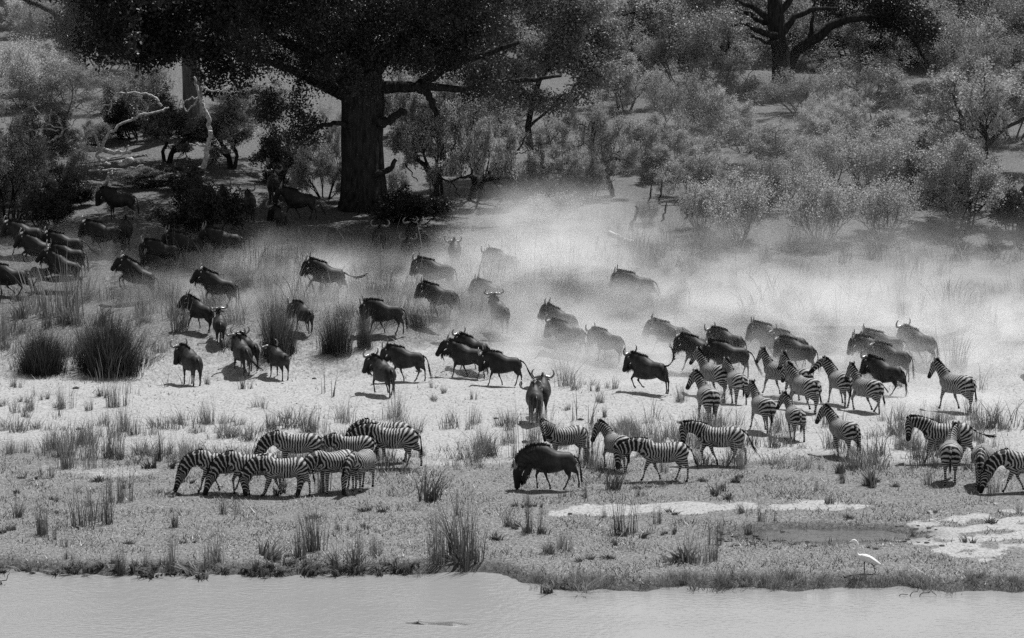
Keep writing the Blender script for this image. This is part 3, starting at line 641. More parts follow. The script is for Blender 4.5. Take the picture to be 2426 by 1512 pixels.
# ================================================================ the big trees
def big_tree(name, label, base, trunk_mesh, crown_mesh, limbs, bark, leaf, extra=()):
    X, Y, Z = base; root = empty(name, base)
    tag(root, label, 'tree')
    inv = lambda me: me.transform(Matrix.Translation((-X, -Y, -Z)))
    inv(trunk_mesh); smooth(trunk_mesh); t_ = obj('trunk', trunk_mesh, bark, root)
    for lm in limbs: inv(lm); smooth(lm); obj('limb', lm, bark, t_)
    if crown_mesh: inv(crown_mesh); obj('crown', crown_mesh, leaf, root)
    return root
def fluted(pts, radii, n=28, flute=.12, seed=0, flare=.6):
    V, Q = tube(pts, radii, n); r = np.random.default_rng(seed); k = len(V) // n; A = np.linspace(0, 2 * np.pi, n, endpoint=False)
    f = 1 + flute * (np.sin(A * 5 + 1) * .6 + np.sin(A * 9 + 2) * .4)
    P = np.vstack([pts[:1], pts, pts[-1:]])
    for j in range(k):
        c = P[j]; V[j * n:(j + 1) * n] = c + (V[j * n:(j + 1) * n] - c) * (f * (1 + r.normal(0, .02, n)))[:, None]
    return V, Q
CR = np.random.default_rng(77)
SUNLIT = [PT(490, 370, G(470, 440)[1]), PT(497, 325, G(470, 440)[1]), PT(253, 428, G(260, 440)[1]), PT(300, 383, G(260, 440)[1] + .6), PT(270, 375, G(260, 440)[1] + .6), PT(360, 230, G(250, 430)[1])]
def sunny(c):
    """true when a leaf cluster stands clear of the sun's rays to the dead wood"""
    s_ = np.array(SUN); p = np.array(c[0])
    for q in SUNLIT:
        v = p - q; t_ = v @ s_
        if t_ > 0 and np.linalg.norm(v - t_ * s_) < max(c[1]) + .5: return False
    return True
def cl(vx, vy, Y, rx, rz, ry=None): return (PT(vx, vy, Y), (rx, ry or rx, rz))
# ---- great evergreen in the middle left; its crown fills the top of the view
BX, BY, BZ = G(858, 492); Yt = BY
tp = [PT(862, 500, Yt), PT(860, 470, Yt), PT(858, 400, Yt), PT(856, 330, Yt), PT(858, 250, Yt), PT(852, 170, Yt), PT(840, 90, Yt), PT(835, 10, Yt), PT(830, -60, Yt)]
V, Q = fluted(np.array(tp), [1.35, 1.14, 1.02, .98, 1.0, 1.02, .75, .55, .35], 30, .10, 3)
trunk = mesh_np('trunk', V, Q)
LB = [([(840, 215), (790, 160), (730, 118), (680, 105), (600, 60)], .42, .15, -1), ([(838, 240), (760, 200), (690, 165), (640, 150), (560, 125)], .30, .10, 1.5), ([(880, 215), (930, 205), (985, 208), (1010, 215), (1022, 240), (1035, 275)], .34, .12, 0),
      ([(985, 210), (1020, 180), (1080, 150), (1150, 130), (1230, 100)], .28, .1, 1), ([(890, 290), (915, 290), (935, 275), (950, 262), (963, 268)], .26, .12, -.6), ([(880, 415), (905, 410), (925, 400), (938, 378)], .20, .1, -.8),
      ([(870, 180), (950, 90), (1050, 20), (1150, -20)], .4, .15, -2), ([(835, 120), (760, 40), (690, -20)], .35, .15, 2), ([(1000, 200), (1080, 215), (1160, 200), (1240, 190), (1330, 180)], .2, .07, -2),
      ([(700, 330), (730, 318), (760, 300), (790, 290), (830, 300)], .07, .13, -1.2), ([(880, 470), (905, 480), (925, 500)], .25, .05, -.9), ([(838, 455), (820, 480), (800, 505)], .25, .05, -.9)]
limbs = []
for k_, (p, r0, r1, dy) in enumerate(LB):
    V, Q = limb_tube(p, r0, r1, Yt + dy, 9, .03, k_); limbs.append(mesh_np('limb', V, Q))
cls = []
for _ in range(125):
    vx = CR.uniform(560, 1230); vy = CR.uniform(-150, 205)
    low = np.interp(vx, [560, 640, 700, 770, 850, 950, 1050, 1120, 1200, 1300, 1380, 1440], [150, 205, 215, 215, 190, 175, 195, 215, 225, 235, 245, 170])
    low += 40 * math.sin(vx * .045) + CR.uniform(-25, 25)
    if vy > low: vy = low - CR.uniform(0, 90)
    if vy < -40 and (vx < 640 or vx > 1370): vy += 60
    cls.append(cl(vx, vy, Yt + CR.uniform(-6, 5), CR.uniform(.55, 1.25), CR.uniform(.45, .95)))
for (vx, vy, rx, rz, dy) in [(640, 250, .8, 1.0, 0), (700, 270, 1.0, 1.3, -1), (735, 300, .9, .8, -1), (760, 240, 1.0, 1.1, 0), (600, 215, .9, .9, 1), (745, 180, 1.2, 1.0, 1), (1290, 225, 1.2, .8, -2), (1370, 215, 1.0, .7, -2), (1330, 165, 1.4, 1, -2), (1180, 190, 1.2, .8, -2),
                            (1400, 110, 1.3, 1.2, -2), (1340, 60, 1.5, 1.2, -2), (1250, 120, 1.5, 1.1, -2), (800, 150, 1.5, 1.3, -2), (900, 120, 1.6, 1.3, -2.5), (980, 110, 1.6, 1.3, -2), (1060, 130, 1.4, 1.1, -2), (850, 60, 1.7, 1.4, -3), (760, 80, 1.7, 1.4, -2), (660, 130, 1.4, 1.1, -2), (940, 30, 1.8, 1.4, -3), (1040, 40, 1.8, 1.4, -3), (1120, 60, 1.7, 1.3, -3), (700, 30, 1.8, 1.3, -2), (610, 50, 1.6, 1.3, -1)]:
    cls.append(cl(vx, vy, Yt + dy, rx, rz))
GAPS = [(600, 165, 40), (650, 205, 34), (770, 225, 26), (1075, 185, 34), (700, 140, 22), (960, 165, 26), (1130, 110, 30), (580, 60, 30), (930, 60, 22)]
def kept(c_):
    px_, py_ = project(*c_[0]); return sunny(c_) and px_ < 1190 and all(math.hypot(px_ - a_, py_ - b_) > r_ * 1.35 for a_, b_, r_ in GAPS)
cls = [c_ for c_ in cls if kept(c_)]
crown = crown_leaves(cls, 135000, .14, 5, 18, .8, .17)
big_tree('evergreen_tree', 'huge dark evergreen tree with a massive fluted trunk and low spreading crown', (BX, BY, BZ), trunk, crown, limbs, M_BARK, M_LEAF_D)
# ---- evergreen's sunlit right side, its light put into paler leaves of an added tree
QX, QY, QZ = G(1262, 405); trunk = mesh_np('trunk', *fluted(np.array([PT(1262, 412, QY), PT(1258, 370, QY), PT(1250, 300, QY), PT(1262, 240, QY), PT(1280, 180, QY), PT(1300, 100, QY), PT(1310, 20, QY)]), [.22, .18, .16, .15, .13, .1, .07], 12, .06, 4))
limbs = [mesh_np('limb', *limb_tube(p, r0, r1, QY + dy, 8, .03, 70 + k_)) for k_, (p, r0, r1, dy) in enumerate([([(1262, 240), (1220, 190), (1180, 150), (1150, 90)], .1, .05, 0), ([(1280, 180), (1330, 140), (1380, 110), (1420, 90)], .1, .05, 0), ([(1255, 300), (1300, 260), (1340, 220)], .08, .04, -.5)])]
cls = [cl(CR.uniform(1130, 1440), CR.uniform(-90, 200), QY + CR.uniform(-3.5, 2), CR.uniform(.6, 1.3), CR.uniform(.45, .85)) for _ in range(62)] + [cl(vx, vy, QY - 1, .9, .6) for vx, vy in [(1200, 225), (1260, 235), (1320, 240), (1370, 225), (1400, 180), (1440, 60), (1450, 100)]]
big_tree('lit_crown_tree', 'sunlit right part of the huge evergreen crown, added as a separate lighter tree', (QX, QY, QZ), trunk, crown_leaves(cls, 70000, .15, 14, 12, .5, .18), limbs, M_BARK, M_LEAF_M)
# ---- tall pale-barked tree to its left
TX, TY, TZ = G(458, 330); Y2 = TY
V, Q = fluted(np.array([PT(462, 345, Y2), PT(458, 300, Y2), PT(455, 200, Y2), PT(450, 120, Y2), PT(448, 40, Y2), PT(445, -40, Y2)]), [.70, .58, .52, .48, .42, .3], 20, .05, 5)
trunk = mesh_np('trunk', V, Q); limbs = []
for k_, (p, r0, r1, dy) in enumerate([([(450, 95), (410, 110), (350, 90), (280, 40)], .25, .08, 0), ([(455, 140), (520, 75), (600, 40)], .28, .1, 1), ([(445, 60), (380, 0), (300, -30)], .3, .1, -2)]):
    V, Q = limb_tube(p, r0, r1, Y2 + dy, 8, .03, 20 + k_); limbs.append(mesh_np('limb', V, Q))
cls = [cl(CR.uniform(245, 600), CR.uniform(-120, 95), Y2 - 8 + CR.uniform(-5, 4), CR.uniform(1.1, 1.9), CR.uniform(.8, 1.3)) for _ in range(48)]
cls += [cl(vx, vy, Y2 - 8 + dy, rx, rz) for vx, vy, rx, rz, dy in [(300, 105, 1, .8, 0), (340, 130, 1.0, .8, 0), (490, 110, 1.2, 1.1, -1), (500, 160, .9, 1.0, -1), (530, 130, 1.0, 1.0, -1), (390, 110, 1.2, .8, 0), (560, 175, .8, .9, -1), (505, 195, .5, .7, -1), (590, 130, 1, 1, -1)]]
cls += [((CR.uniform(-27, -9), CR.uniform(149, 170), CR.uniform(15.2, 18.5)), (CR.uniform(1.5, 2.6),) * 2 + (CR.uniform(.8, 1.3),)) for _ in range(60)]  # unseen canopy clusters above the view, added to cast shade on the left bank
cls += [((CR.uniform(-26, -1), CR.uniform(145.5, 153), CR.uniform(15.4, 17.8)), (CR.uniform(1.3, 2.3),) * 2 + (CR.uniform(.7, 1.1),)) for _ in range(44)]  # nearer unseen clusters, added to carry that shade further forward
cls = [c_ for c_ in cls if sunny(c_) and not (c_[0][0] < -14 and c_[0][1] < 151 and c_[0][2] > 15)]
big_tree('tall_tree', 'tall tree with a thick pale trunk left of the huge evergreen', (TX, TY, TZ), trunk, crown_leaves(cls, 210000, .21, 6, 16, .7, .2), limbs, M_BARK2, M_LEAF_D)
# ---- leaning dark tree at the far left
AX, AY, AZ = G(188, 165)
V, Q = fluted(np.array([PT(190, 172, AY), PT(188, 150, AY), PT(180, 110, AY), PT(168, 80, AY), PT(163, 50, AY), PT(175, 10, AY), PT(180, -40, AY)]), [.5, .42, .36, .33, .3, .26, .2], 14, .05, 7)
trunk = mesh_np('trunk', V, Q); limbs = [mesh_np('limb', *limb_tube(p, r0, r1, AY + dy, 8, .03, 30 + k_)) for k_, (p, r0, r1, dy) in enumerate([([(164, 70), (140, 45), (110, 20), (60, 0), (20, -20)], .22, .08, 0), ([(232, 160), (240, 130), (255, 100), (262, 60)], .22, .12, 0), ([(170, 60), (200, 20), (240, -10)], .2, .1, 0)])]
cls = [cl(CR.uniform(150, 330), CR.uniform(-90, 90), AY - 3 + CR.uniform(-3, 3), CR.uniform(1.0, 2.0), CR.uniform(.8, 1.5)) for _ in range(26)]
big_tree('leaning_tree', 'dark leaning tree with forked trunk in the upper left corner', (AX, AY, AZ), trunk, crown_leaves(cls, 38000, .17, 8, 14, .5, .22), limbs, M_BARK, M_LEAF_D)
# ---- spreading tree at the top right with its dark twisted limbs
SX, SY, SZ = G(1850, 240); 
V, Q = fluted(np.array([PT(1855, 250, SY), PT(1850, 200, SY), PT(1848, 120, SY), PT(1842, 95, SY), PT(1838, 60, SY), PT(1835, 20, SY), PT(1835, -30, SY)]), [.6, .55, .5, .48, .5, .45, .35], 16, .1, 9)
trunk = mesh_np('trunk', V, Q)
limbs = [mesh_np('limb', *limb_tube(p, r0, r1, SY + dy, 8, .04, 40 + k_)) for k_, (p, r0, r1, dy) in enumerate([([(1840, 85), (1800, 75), (1765, 55), (1730, 60)], .22, .07, -1), ([(1850, 85), (1880, 40), (1930, 20), (1980, 20)], .24, .08, 0), ([(1835, 60), (1790, 20), (1740, 0)], .25, .08, 0), ([(1835, 60), (1800, 52), (1770, 30), (1700, 30), (1640, 50)], .18, .05, 1), ([(1845, 100), (1815, 105), (1797, 92), (1780, 85)], .13, .05, -1.2), ([(1838, 40), (1870, 0), (1900, -40)], .25, .1, 0)])]
cls = [cl(CR.uniform(1610, 1900), CR.uniform(-80, 30), SY + CR.uniform(1.5, 5), CR.uniform(.9, 1.7), CR.uniform(.5, 1.0)) for _ in range(30)]
cls += [cl(vx, vy, SY - 1, rx, rz) for vx, vy, rx, rz in [(1640, 60, 1.2, .6), (1680, 85, 1.0, .6), (1740, 45, 1.0, .5), (1620, 95, .8, .5), (1700, 50, 1.2, .6)]]
big_tree('spreading_tree', 'spreading tree with dark twisted limbs at the top right of the view', (SX, SY, SZ), trunk, crown_leaves(cls, 42000, .13, 10, 12, .2, .2), limbs, M_BARK, M_LEAF_M)
KX, KY, KZ = G(1868, 215)
V, Q = fluted(np.array([PT(1868, 225, KY), PT(1868, 190, KY), PT(1872, 150, KY), PT(1885, 122, KY), PT(1915, 100, KY), PT(1940, 85, KY), PT(1965, 62, KY), PT(2010, 45, KY), PT(2060, 42, KY), PT(2100, 50, KY)]), [.36, .33, .32, .32, .33, .30, .27, .24, .2, .14], 14, .04, 9)
trunk = mesh_np('trunk', V, Q); limbs = [mesh_np('limb', *limb_tube(p, r0, r1, KY + dy, 8, .03, 50 + k_)) for k_, (p, r0, r1, dy) in enumerate([([(1918, 98), (1922, 70), (1925, 40), (1930, 0)], .15, .08, 0), ([(2050, 42), (2070, 70), (2090, 60)], .1, .05, 0), ([(2080, 45), (2150, 80), (2185, 130), (2200, 160)], .12, .07, 0)])]
cls = [cl(CR.uniform(2060, 2215), CR.uniform(-60, 100), KY + CR.uniform(-2, 3), CR.uniform(.7, 1.4), CR.uniform(.6, 1.1)) for _ in range(20)] + [cl(CR.uniform(1890, 2100), CR.uniform(-60, 35), KY + CR.uniform(1.5, 4), CR.uniform(.7, 1.3), CR.uniform(.4, .8)) for _ in range(12)]
big_tree('curved_tree', 'tree whose dark trunk curves up and over to the right, top right', (KX, KY, KZ), trunk, crown_leaves(cls, 30000, .15, 12, 12, .4, .2), limbs, M_BARK, M_LEAF_D)

# ================================================================ dead wood
def deadwood(name, label, segs, Y, cat='dead tree', mat=None, group=None):
    Ms = [limb_tube(p, r0 * .82, r1 * .7, Y + dy, 8, .035, 60 + k_) for k_, (p, r0, r1, dy) in enumerate(segs)]
    c = PT(*segs[0][0][0], Y); root = empty(name, tuple(c)); tag(root, label, cat, group)
    for V, Q in Ms: me = mesh_np('branch', V - c, Q); smooth(me); obj('branch', me, mat or M_DEAD, root)
    return root
Yd = G(470, 440)[1]
deadwood('broken_tree', 'bleached broken tree stem leaning upright at the edge of the shade', [([(468, 410), (482, 395), (490, 365), (494, 335), (498, 310)], .17, .16, 0), ([(498, 310), (492, 285), (484, 255), (472, 225), (465, 200), (459, 182)], .15, .06, .3), ([(497, 345), (480, 345), (462, 345), (448, 340)], .08, .03, 0), ([(485, 262), (478, 240), (470, 225), (455, 255), (440, 270), (430, 235), (425, 250)], .06, .04, .4), ([(475, 205), (500, 215), (530, 215), (558, 207)], .05, .03, .4), ([(474, 235), (455, 232), (438, 240), (424, 255)], .05, .03, .4)], Yd)
deadwood('fallen_tree', 'long fallen dead tree arching up from the ground at the left', [([(228, 372), (240, 355), (250, 325), (290, 290), (340, 270), (385, 262)], .10, .07, 0), ([(383, 252), (372, 240), (355, 222), (320, 220), (275, 222), (265, 235), (256, 272)], .08, .04, .5), ([(276, 222), (262, 215)], .05, .02, .5), ([(265, 243), (230, 258), (210, 270), (185, 278), (168, 300)], .05, .03, .6), ([(383, 262), (400, 255)], .09, .05, 0), ([(250, 325), (240, 352), (218, 312)], .05, .03, -.2)], G(250, 430)[1], mat=M_DEAD)
deadwood('dead_branches', 'forked bare dead branches standing in the bush at the left edge', [([(130, 330), (145, 320), (150, 305), (140, 290), (136, 275)], .07, .05, 0), ([(150, 305), (120, 300), (105, 290), (95, 268), (75, 250)], .05, .025, 0), ([(120, 290), (118, 270), (122, 262), (135, 272)], .05, .02, .1), ([(140, 308), (100, 308), (62, 310), (40, 320)], .05, .02, -.1), ([(130, 330), (118, 336), (112, 334)], .06, .03, 0), ([(152, 310), (162, 300), (155, 290)], .04, .02, 0)], G(130, 420)[1])
Yl = G(260, 440)[1]
deadwood('pale_stump', 'short white crooked log standing below the fallen timber', [([(243, 448), (252, 432), (258, 415), (266, 408)], .12, .13, 0)], Yl, cat='log')
for k_, (lab, segs) in enumerate([('long pale log lying across the fallen timber heap', [([(190, 350), (230, 355), (270, 362), (310, 362)], .20, .12, 1)]), ('thick bright log end lying on top of the timber heap', [([(285, 392), (298, 384), (312, 378)], .18, .2, 0)]),
        ('thin straight dead pole lying level under the timber heap', [([(210, 406), (250, 404), (300, 402), (340, 392)], .06, .05, -.3)]), ('curved pale branch lying in the timber heap', [([(230, 375), (260, 378), (290, 370), (305, 345)], .07, .05, .2), ([(232, 372), (245, 388), (262, 390)], .1, .08, 0)]),
        ('dead forked branch sticking up from the timber heap', [([(238, 352), (228, 330), (220, 312)], .07, .03, .6), ([(212, 358), (206, 345), (214, 340)], .05, .03, .6)]), ('heap branch lying at the right end of the fallen timber', [([(318, 372), (335, 368), (350, 372)], .05, .03, .2)])]):
    deadwood('dead_log', lab, segs, Yl + .6, cat='log')
deadwood('weathered_log', 'weathered pale log lying in the open in front of the bushes', [([(1442, 553), (1455, 560), (1478, 570), (1500, 574)], .18, .12, 0), ([(1500, 574), (1497, 585), (1492, 592)], .06, .03, 0)], G(1470, 580)[1], cat='log')
deadwood('dead_branch', 'forked bare branch standing beside the weathered log', [([(1408, 612), (1425, 600), (1433, 582), (1438, 570)], .07, .03, 0), ([(1390, 612), (1408, 606), (1425, 612)], .04, .02, 0), ([(1412, 590), (1413, 575), (1417, 560)], .07, .02, .1)], G(1410, 614)[1])
deadwood('dead_branch', 'low arched bare branch lying in the dust behind the herd', [([(1270, 604), (1290, 600), (1305, 602), (1318, 610)], .06, .03, 0), ([(1290, 600), (1310, 592), (1330, 590)], .03, .015, 0)], G(1290, 612)[1])
deadwood('leaning_snag', 'short dark snag leaning right at the foot of the bushes', [([(1495, 540), (1503, 515), (1512, 495), (1505, 490)], .11, .05, 0)], G(1495, 542)[1], cat='stump', mat=M_BARK)
for k_, (x_, y_, h_) in enumerate([(1537, 492, 60), (1562, 485, 60), (1572, 520, 42), (1628, 515, 50), (1625, 235 + 250, 30)]):
    deadwood('bare_post', ['thin dark dead stem, tallest of those right of the snag', 'thin dark dead stem with side twigs beside the tallest one', 'short dark dead stem in front of the bushes', 'dead stem standing at the left edge of the grey shrubs', 'small dead stem behind the grey shrubs'][k_],
             [([(x_, y_), (x_ + 2, y_ - h_ * .5), (x_ + 5, y_ - h_)], .07, .03, 0), ([(x_ + 2, y_ - h_ * .5), (x_ + 8, y_ - h_ * .8)], .03, .01, 0)], G(x_, y_)[1], cat='stump', mat=M_BARK)
# dark twisted shrubs by the big tree, right
for k_, (lab, segs, base) in enumerate([('dark leaning shrub trunks right of the huge tree, nearest it', [([(1022, 478), (1032, 450), (1040, 420), (1048, 400), (1042, 380), (1050, 340)], .16, .06, 0), ([(1040, 420), (1060, 430), (1080, 440), (1088, 470)], .07, .03, 0), ([(1048, 400), (1070, 370), (1080, 330)], .08, .04, .3), ([(960, 390), (972, 412), (990, 430)], .05, .03, .2)], (1022, 480)),
        ('long dark trunk leaning far to the right behind the dust', [([(1112, 472), (1130, 440), (1170, 420), (1190, 395), (1215, 365), (1235, 345), (1248, 320)], .14, .05, 0), ([(1118, 465), (1122, 430), (1128, 400), (1130, 360), (1135, 320)], .14, .05, .3), ([(1180, 408), (1210, 405), (1235, 418)], .05, .02, 0), ([(1160, 425), (1200, 425), (1240, 420), (1265, 432)], .05, .02, .1), ([(1215, 365), (1240, 362), (1258, 352)], .05, .02, 0)], (1115, 474)),
        ('upright dark forked trunks at the right side of the pale clearing', [([(1275, 370), (1278, 340), (1276, 315)], .10, .07, 0), ([(1278, 350), (1300, 335), (1330, 310)], .06, .03, 0), ([(1250, 345), (1238, 325), (1215, 318), (1195, 325)], .05, .02, 0)], (1275, 372))]):
    deadwood('twisted_trunk', lab, segs, G(*base)[1], cat='tree', mat=M_BARK)

# ================================================================ bushes one by one (foot position, width, height in the photo)
B = [
 ('thorn_bush', 250, 175, 150, 110, 'grey feathery thorn bush at the far upper left'), ('thorn_bush', 60, 250, 150, 130, 'pale thorn bush at the left edge under the leaning tree'),
 ('broadleaf_bush', 100, 215, 120, 95, 'bright glinting bush with white highlights at upper left'), ('thorn_bush', 160, 255, 170, 95, 'hazy thorn bush beside the grey clearing at upper left'),
 ('broadleaf_bush', 345, 300, 150, 130, 'bushy shrub behind the arch of the fallen tree'), ('dark_bush', 325, 330, 110, 90, 'dark bush under the arch of the fallen tree'),
 ('small_tree', 400, 385, 150, 120, 'small dark tree with forked trunks between the dead timber and broken stem'), ('broadleaf_bush', 60, 400, 170, 130, 'broad-leaved bush at the left edge behind the dead branches'),
 ('broadleaf_bush', 30, 520, 150, 190, 'tall sunlit bush at the left edge above the wildebeest'), ('broadleaf_bush', 110, 480, 130, 110, 'dense bush in half shade left of the timber heap'),
 ('dark_bush', 185, 478, 110, 45, 'dark bush in front of the pale stump'), ('broadleaf_bush', 215, 345, 70, 50, 'small bush on the grey clearing behind the timber'),
 ('small_tree', 545, 400, 150, 140, 'leafy small tree right of the broken bleached stem'), ('dark_bush', 425, 445, 110, 40, 'dark bush at the foot of the broken bleached stem'),
 ('broadleaf_bush', 350, 445, 120, 42, 'glinting low bush in front of the timber heap'), ('feathery_shrub', 560, 260, 110, 60, 'small feathery shrub behind the tall pale tree'),
 ('dark_bush', 490, 560, 130, 125, 'dark leafy shrub in deep shade among the wildebeest'), ('dark_bush', 110, 545, 110, 90, 'dark shrub at the left edge of the deep shade'),
 ('dark_bush', 665, 430, 100, 110, 'dark hanging bush left of the huge trunk'), ('broadleaf_bush', 770, 470, 120, 110, 'glinting bush at the left foot of the huge trunk'),
 ('broadleaf_bush', 640, 260, 120, 60, 'low bush on the pale ground left of the huge trunk'), ('thorn_bush', 800, 390, 70, 110, 'thin grey bush touching the left side of the huge trunk'),
 ('broadleaf_bush', 985, 330, 130, 150, 'bright bush right behind the huge trunk'), ('broadleaf_bush', 1090, 350, 160, 140, 'sunlit bush under the right side of the evergreen crown'),
 ('small_tree', 1040, 470, 120, 200, 'small tree with dark trunks right of the huge trunk'), ('small_tree', 1130, 470, 170, 230, 'small leafy tree behind the leaning dark trunk'),
 ('dark_bush', 985, 530, 130, 70, 'low dark bush in the shade right of the huge trunk'), ('thorn_bush', 930, 470, 60, 60, 'small thorny bush at the right foot of the huge trunk'),
 ('broadleaf_bush', 1200, 300, 150, 110, 'grey bush behind the leaning dark trunk'), ('bare_shrub', 1320, 340, 130, 70, 'bare twisted shrub on the pale clearing below the crown'), ('bare_shrub', 1250, 350, 120, 60, 'tangle of bare twigs left of the pale clearing'),
 ('broadleaf_bush', 1330, 470, 160, 150, 'grey-green bush above the dust, centre of the view'), ('bare_shrub', 1270, 480, 140, 90, 'sparse twiggy shrub at the upper edge of the dust'),
 ('acacia_tree', 1450, 465, 150, 210, 'small tree with several dark stems, centre right'), ('thorn_bush', 1400, 470, 120, 110, 'pale thorn bush left of the many-stemmed tree'),
 ('broadleaf_bush', 1540, 400, 150, 120, 'broad-leaved bush behind the dark dead stems'), ('dark_bush', 1555, 430, 90, 60, 'small dark bush behind the dead stems'),
 ('thorn_bush', 1590, 330, 170, 150, 'pale upright thorn bush with light twigs, upper centre right'), ('broadleaf_bush', 1480, 260, 150, 120, 'bushy grey shrub right of the evergreen crown'),
 ('dark_bush', 1450, 200, 120, 110, 'dark bush in the gap right of the evergreen crown'), ('small_tree', 1530, 130, 150, 170, 'leafy tree at the top, right of the evergreen crown'),
 ('thorn_bush', 1610, 200, 170, 140, 'bright feathery thorn bush below the spreading tree'), ('thorn_bush', 1720, 230, 180, 100, 'wide thorn bush below the twisted limbs'),
 ('broadleaf_bush', 1700, 330, 170, 120, 'grey broad bush in the middle of the right slope'), ('bare_shrub', 1760, 360, 150, 90, 'tangled dark twigs with a twisted heart, right slope'),
 ('broadleaf_bush', 1830, 400, 200, 110, 'low bright broad-leaved bush below the tangled twigs'), ('thorn_bush', 1900, 270, 200, 95, 'rounded pale thorn bush under the curved trunk'),
 ('thorn_bush', 2040, 240, 220, 105, 'wide pale thorn bush right of the curved trunk'), ('bare_shrub', 2060, 280, 200, 120, 'bare-branched shrub over a dark shadow at right'),
 ('broadleaf_bush', 2000, 360, 180, 110, 'broad bush below the bare-branched shrub'), ('small_tree', 2090, 370, 150, 100, 'small tree with hanging branches, right slope'),
 ('acacia_tree', 2290, 400, 330, 240, 'large spreading dark-hearted tree at the right edge'), ('acacia_tree', 2390, 500, 260, 300, 'tall dark tree leaning over the right edge'),
 ('broadleaf_bush', 2280, 540, 220, 200, 'big rounded glinting bush at lower right of the trees'), ('dark_bush', 2200, 480, 170, 130, 'dark-hearted bush left of the big glinting bush'),
 ('feathery_shrub', 1945, 575, 160, 160, 'feathery upright grey shrub standing alone on the pale ground'), ('feathery_shrub', 1740, 570, 150, 150, 'grey feathery shrub left of the lone upright one'),
 ('feathery_shrub', 1660, 545, 110, 110, 'feathery grey shrub at the left end of its row'), ('feathery_shrub', 2090, 560, 150, 130, 'low feathery shrub between the lone upright one and the big glinting bush'),
 ('feathery_shrub', 2060, 450, 160, 130, 'hazy feathery shrub behind the lone upright one'), ('thorn_bush', 1850, 480, 170, 110, 'thorn bush with bright leaves behind the row of feathery shrubs'),
 ('feathery_shrub', 1800, 500, 150, 120, 'soft grey shrub between the two rows of bushes'), ('broadleaf_bush', 1640, 470, 150, 110, 'leafy bush behind the dead stems, right of them'),
 ('thorn_bush', 1960, 440, 170, 130, 'dim thorn bush with a dark stem, right slope'), ('thorn_bush', 2160, 420, 150, 120, 'thorn bush on the slope left of the spreading tree at the edge'),
 ('dark_bush', 2400, 560, 110, 110, 'dark shrub at the right edge above the dust'), ('feathery_shrub', 1530, 530, 60, 55, 'small feathery shrub at the foot of the leaning snag'),
 ('feathery_shrub', 1310, 520, 120, 60, 'faint twiggy shrub half lost in the rising dust'), ('broadleaf_bush', 1620, 420, 120, 100, 'grey bush with bright leaves above the dead stems'),
 ('thorn_bush', 2320, 250, 200, 170, 'pale thorn bush above the spreading tree at the right edge'), ('thorn_bush', 2230, 200, 180, 160, 'pale bush right of the hanging dark crown'), ('thorn_bush', 2400, 150, 190, 170, 'hazy pale bush in the upper right corner'),
 ('broadleaf_bush', 2250, 330, 200, 150, 'broad pale bush in front of the upper right thicket'), ('broadleaf_bush', 2400, 330, 190, 150, 'pale broad bush at the right edge'),
]
for k_, (kd, vx, vy, wp, hp, lab) in enumerate(B): place_plant(kd, vx, vy, wp, hp, lab, var=k_)
hr = random.Random(3)
for k_ in range(30):
    vx = hr.uniform(1440, 2480); vy = hr.uniform(20, 160); place_plant(hr.choice(['thorn_bush', 'broadleaf_bush', 'thorn_bush']), vx, vy, hr.uniform(140, 220), hr.uniform(100, 150), 'hazy grey bush in the thicket that climbs the slope at the top right', 'thicket bushes at the top right')
for k_ in range(26):
    vx = hr.uniform(-40, 1450); vy = hr.uniform(-20, 150); place_plant(hr.choice(['thorn_bush', 'broadleaf_bush']), vx, vy, hr.uniform(130, 200), hr.uniform(90, 140), 'grey bush far behind the big trees on the upper slope', 'bushes behind the big trees')
for k_ in range(40):
    vx = hr.choice([hr.uniform(-620, -90), hr.uniform(2520, 3050)]); vy = hr.uniform(20, 500); place_plant(hr.choice(['thorn_bush', 'broadleaf_bush', 'feathery_shrub']), vx, vy, hr.uniform(140, 200), hr.uniform(90, 150), 'grey bush on the slope just beyond the side of the view', 'bushes beyond the sides of the view')
for k_ in range(12):
    vx = hr.uniform(1480, 2420); vy = hr.uniform(290, 470); place_plant(hr.choice(['thorn_bush', 'bare_shrub', 'broadleaf_bush']), vx, vy, hr.uniform(70, 130), hr.uniform(40, 80), 'low scrubby bush filling a gap between the larger bushes on the right slope', 'low scrub on the right slope')

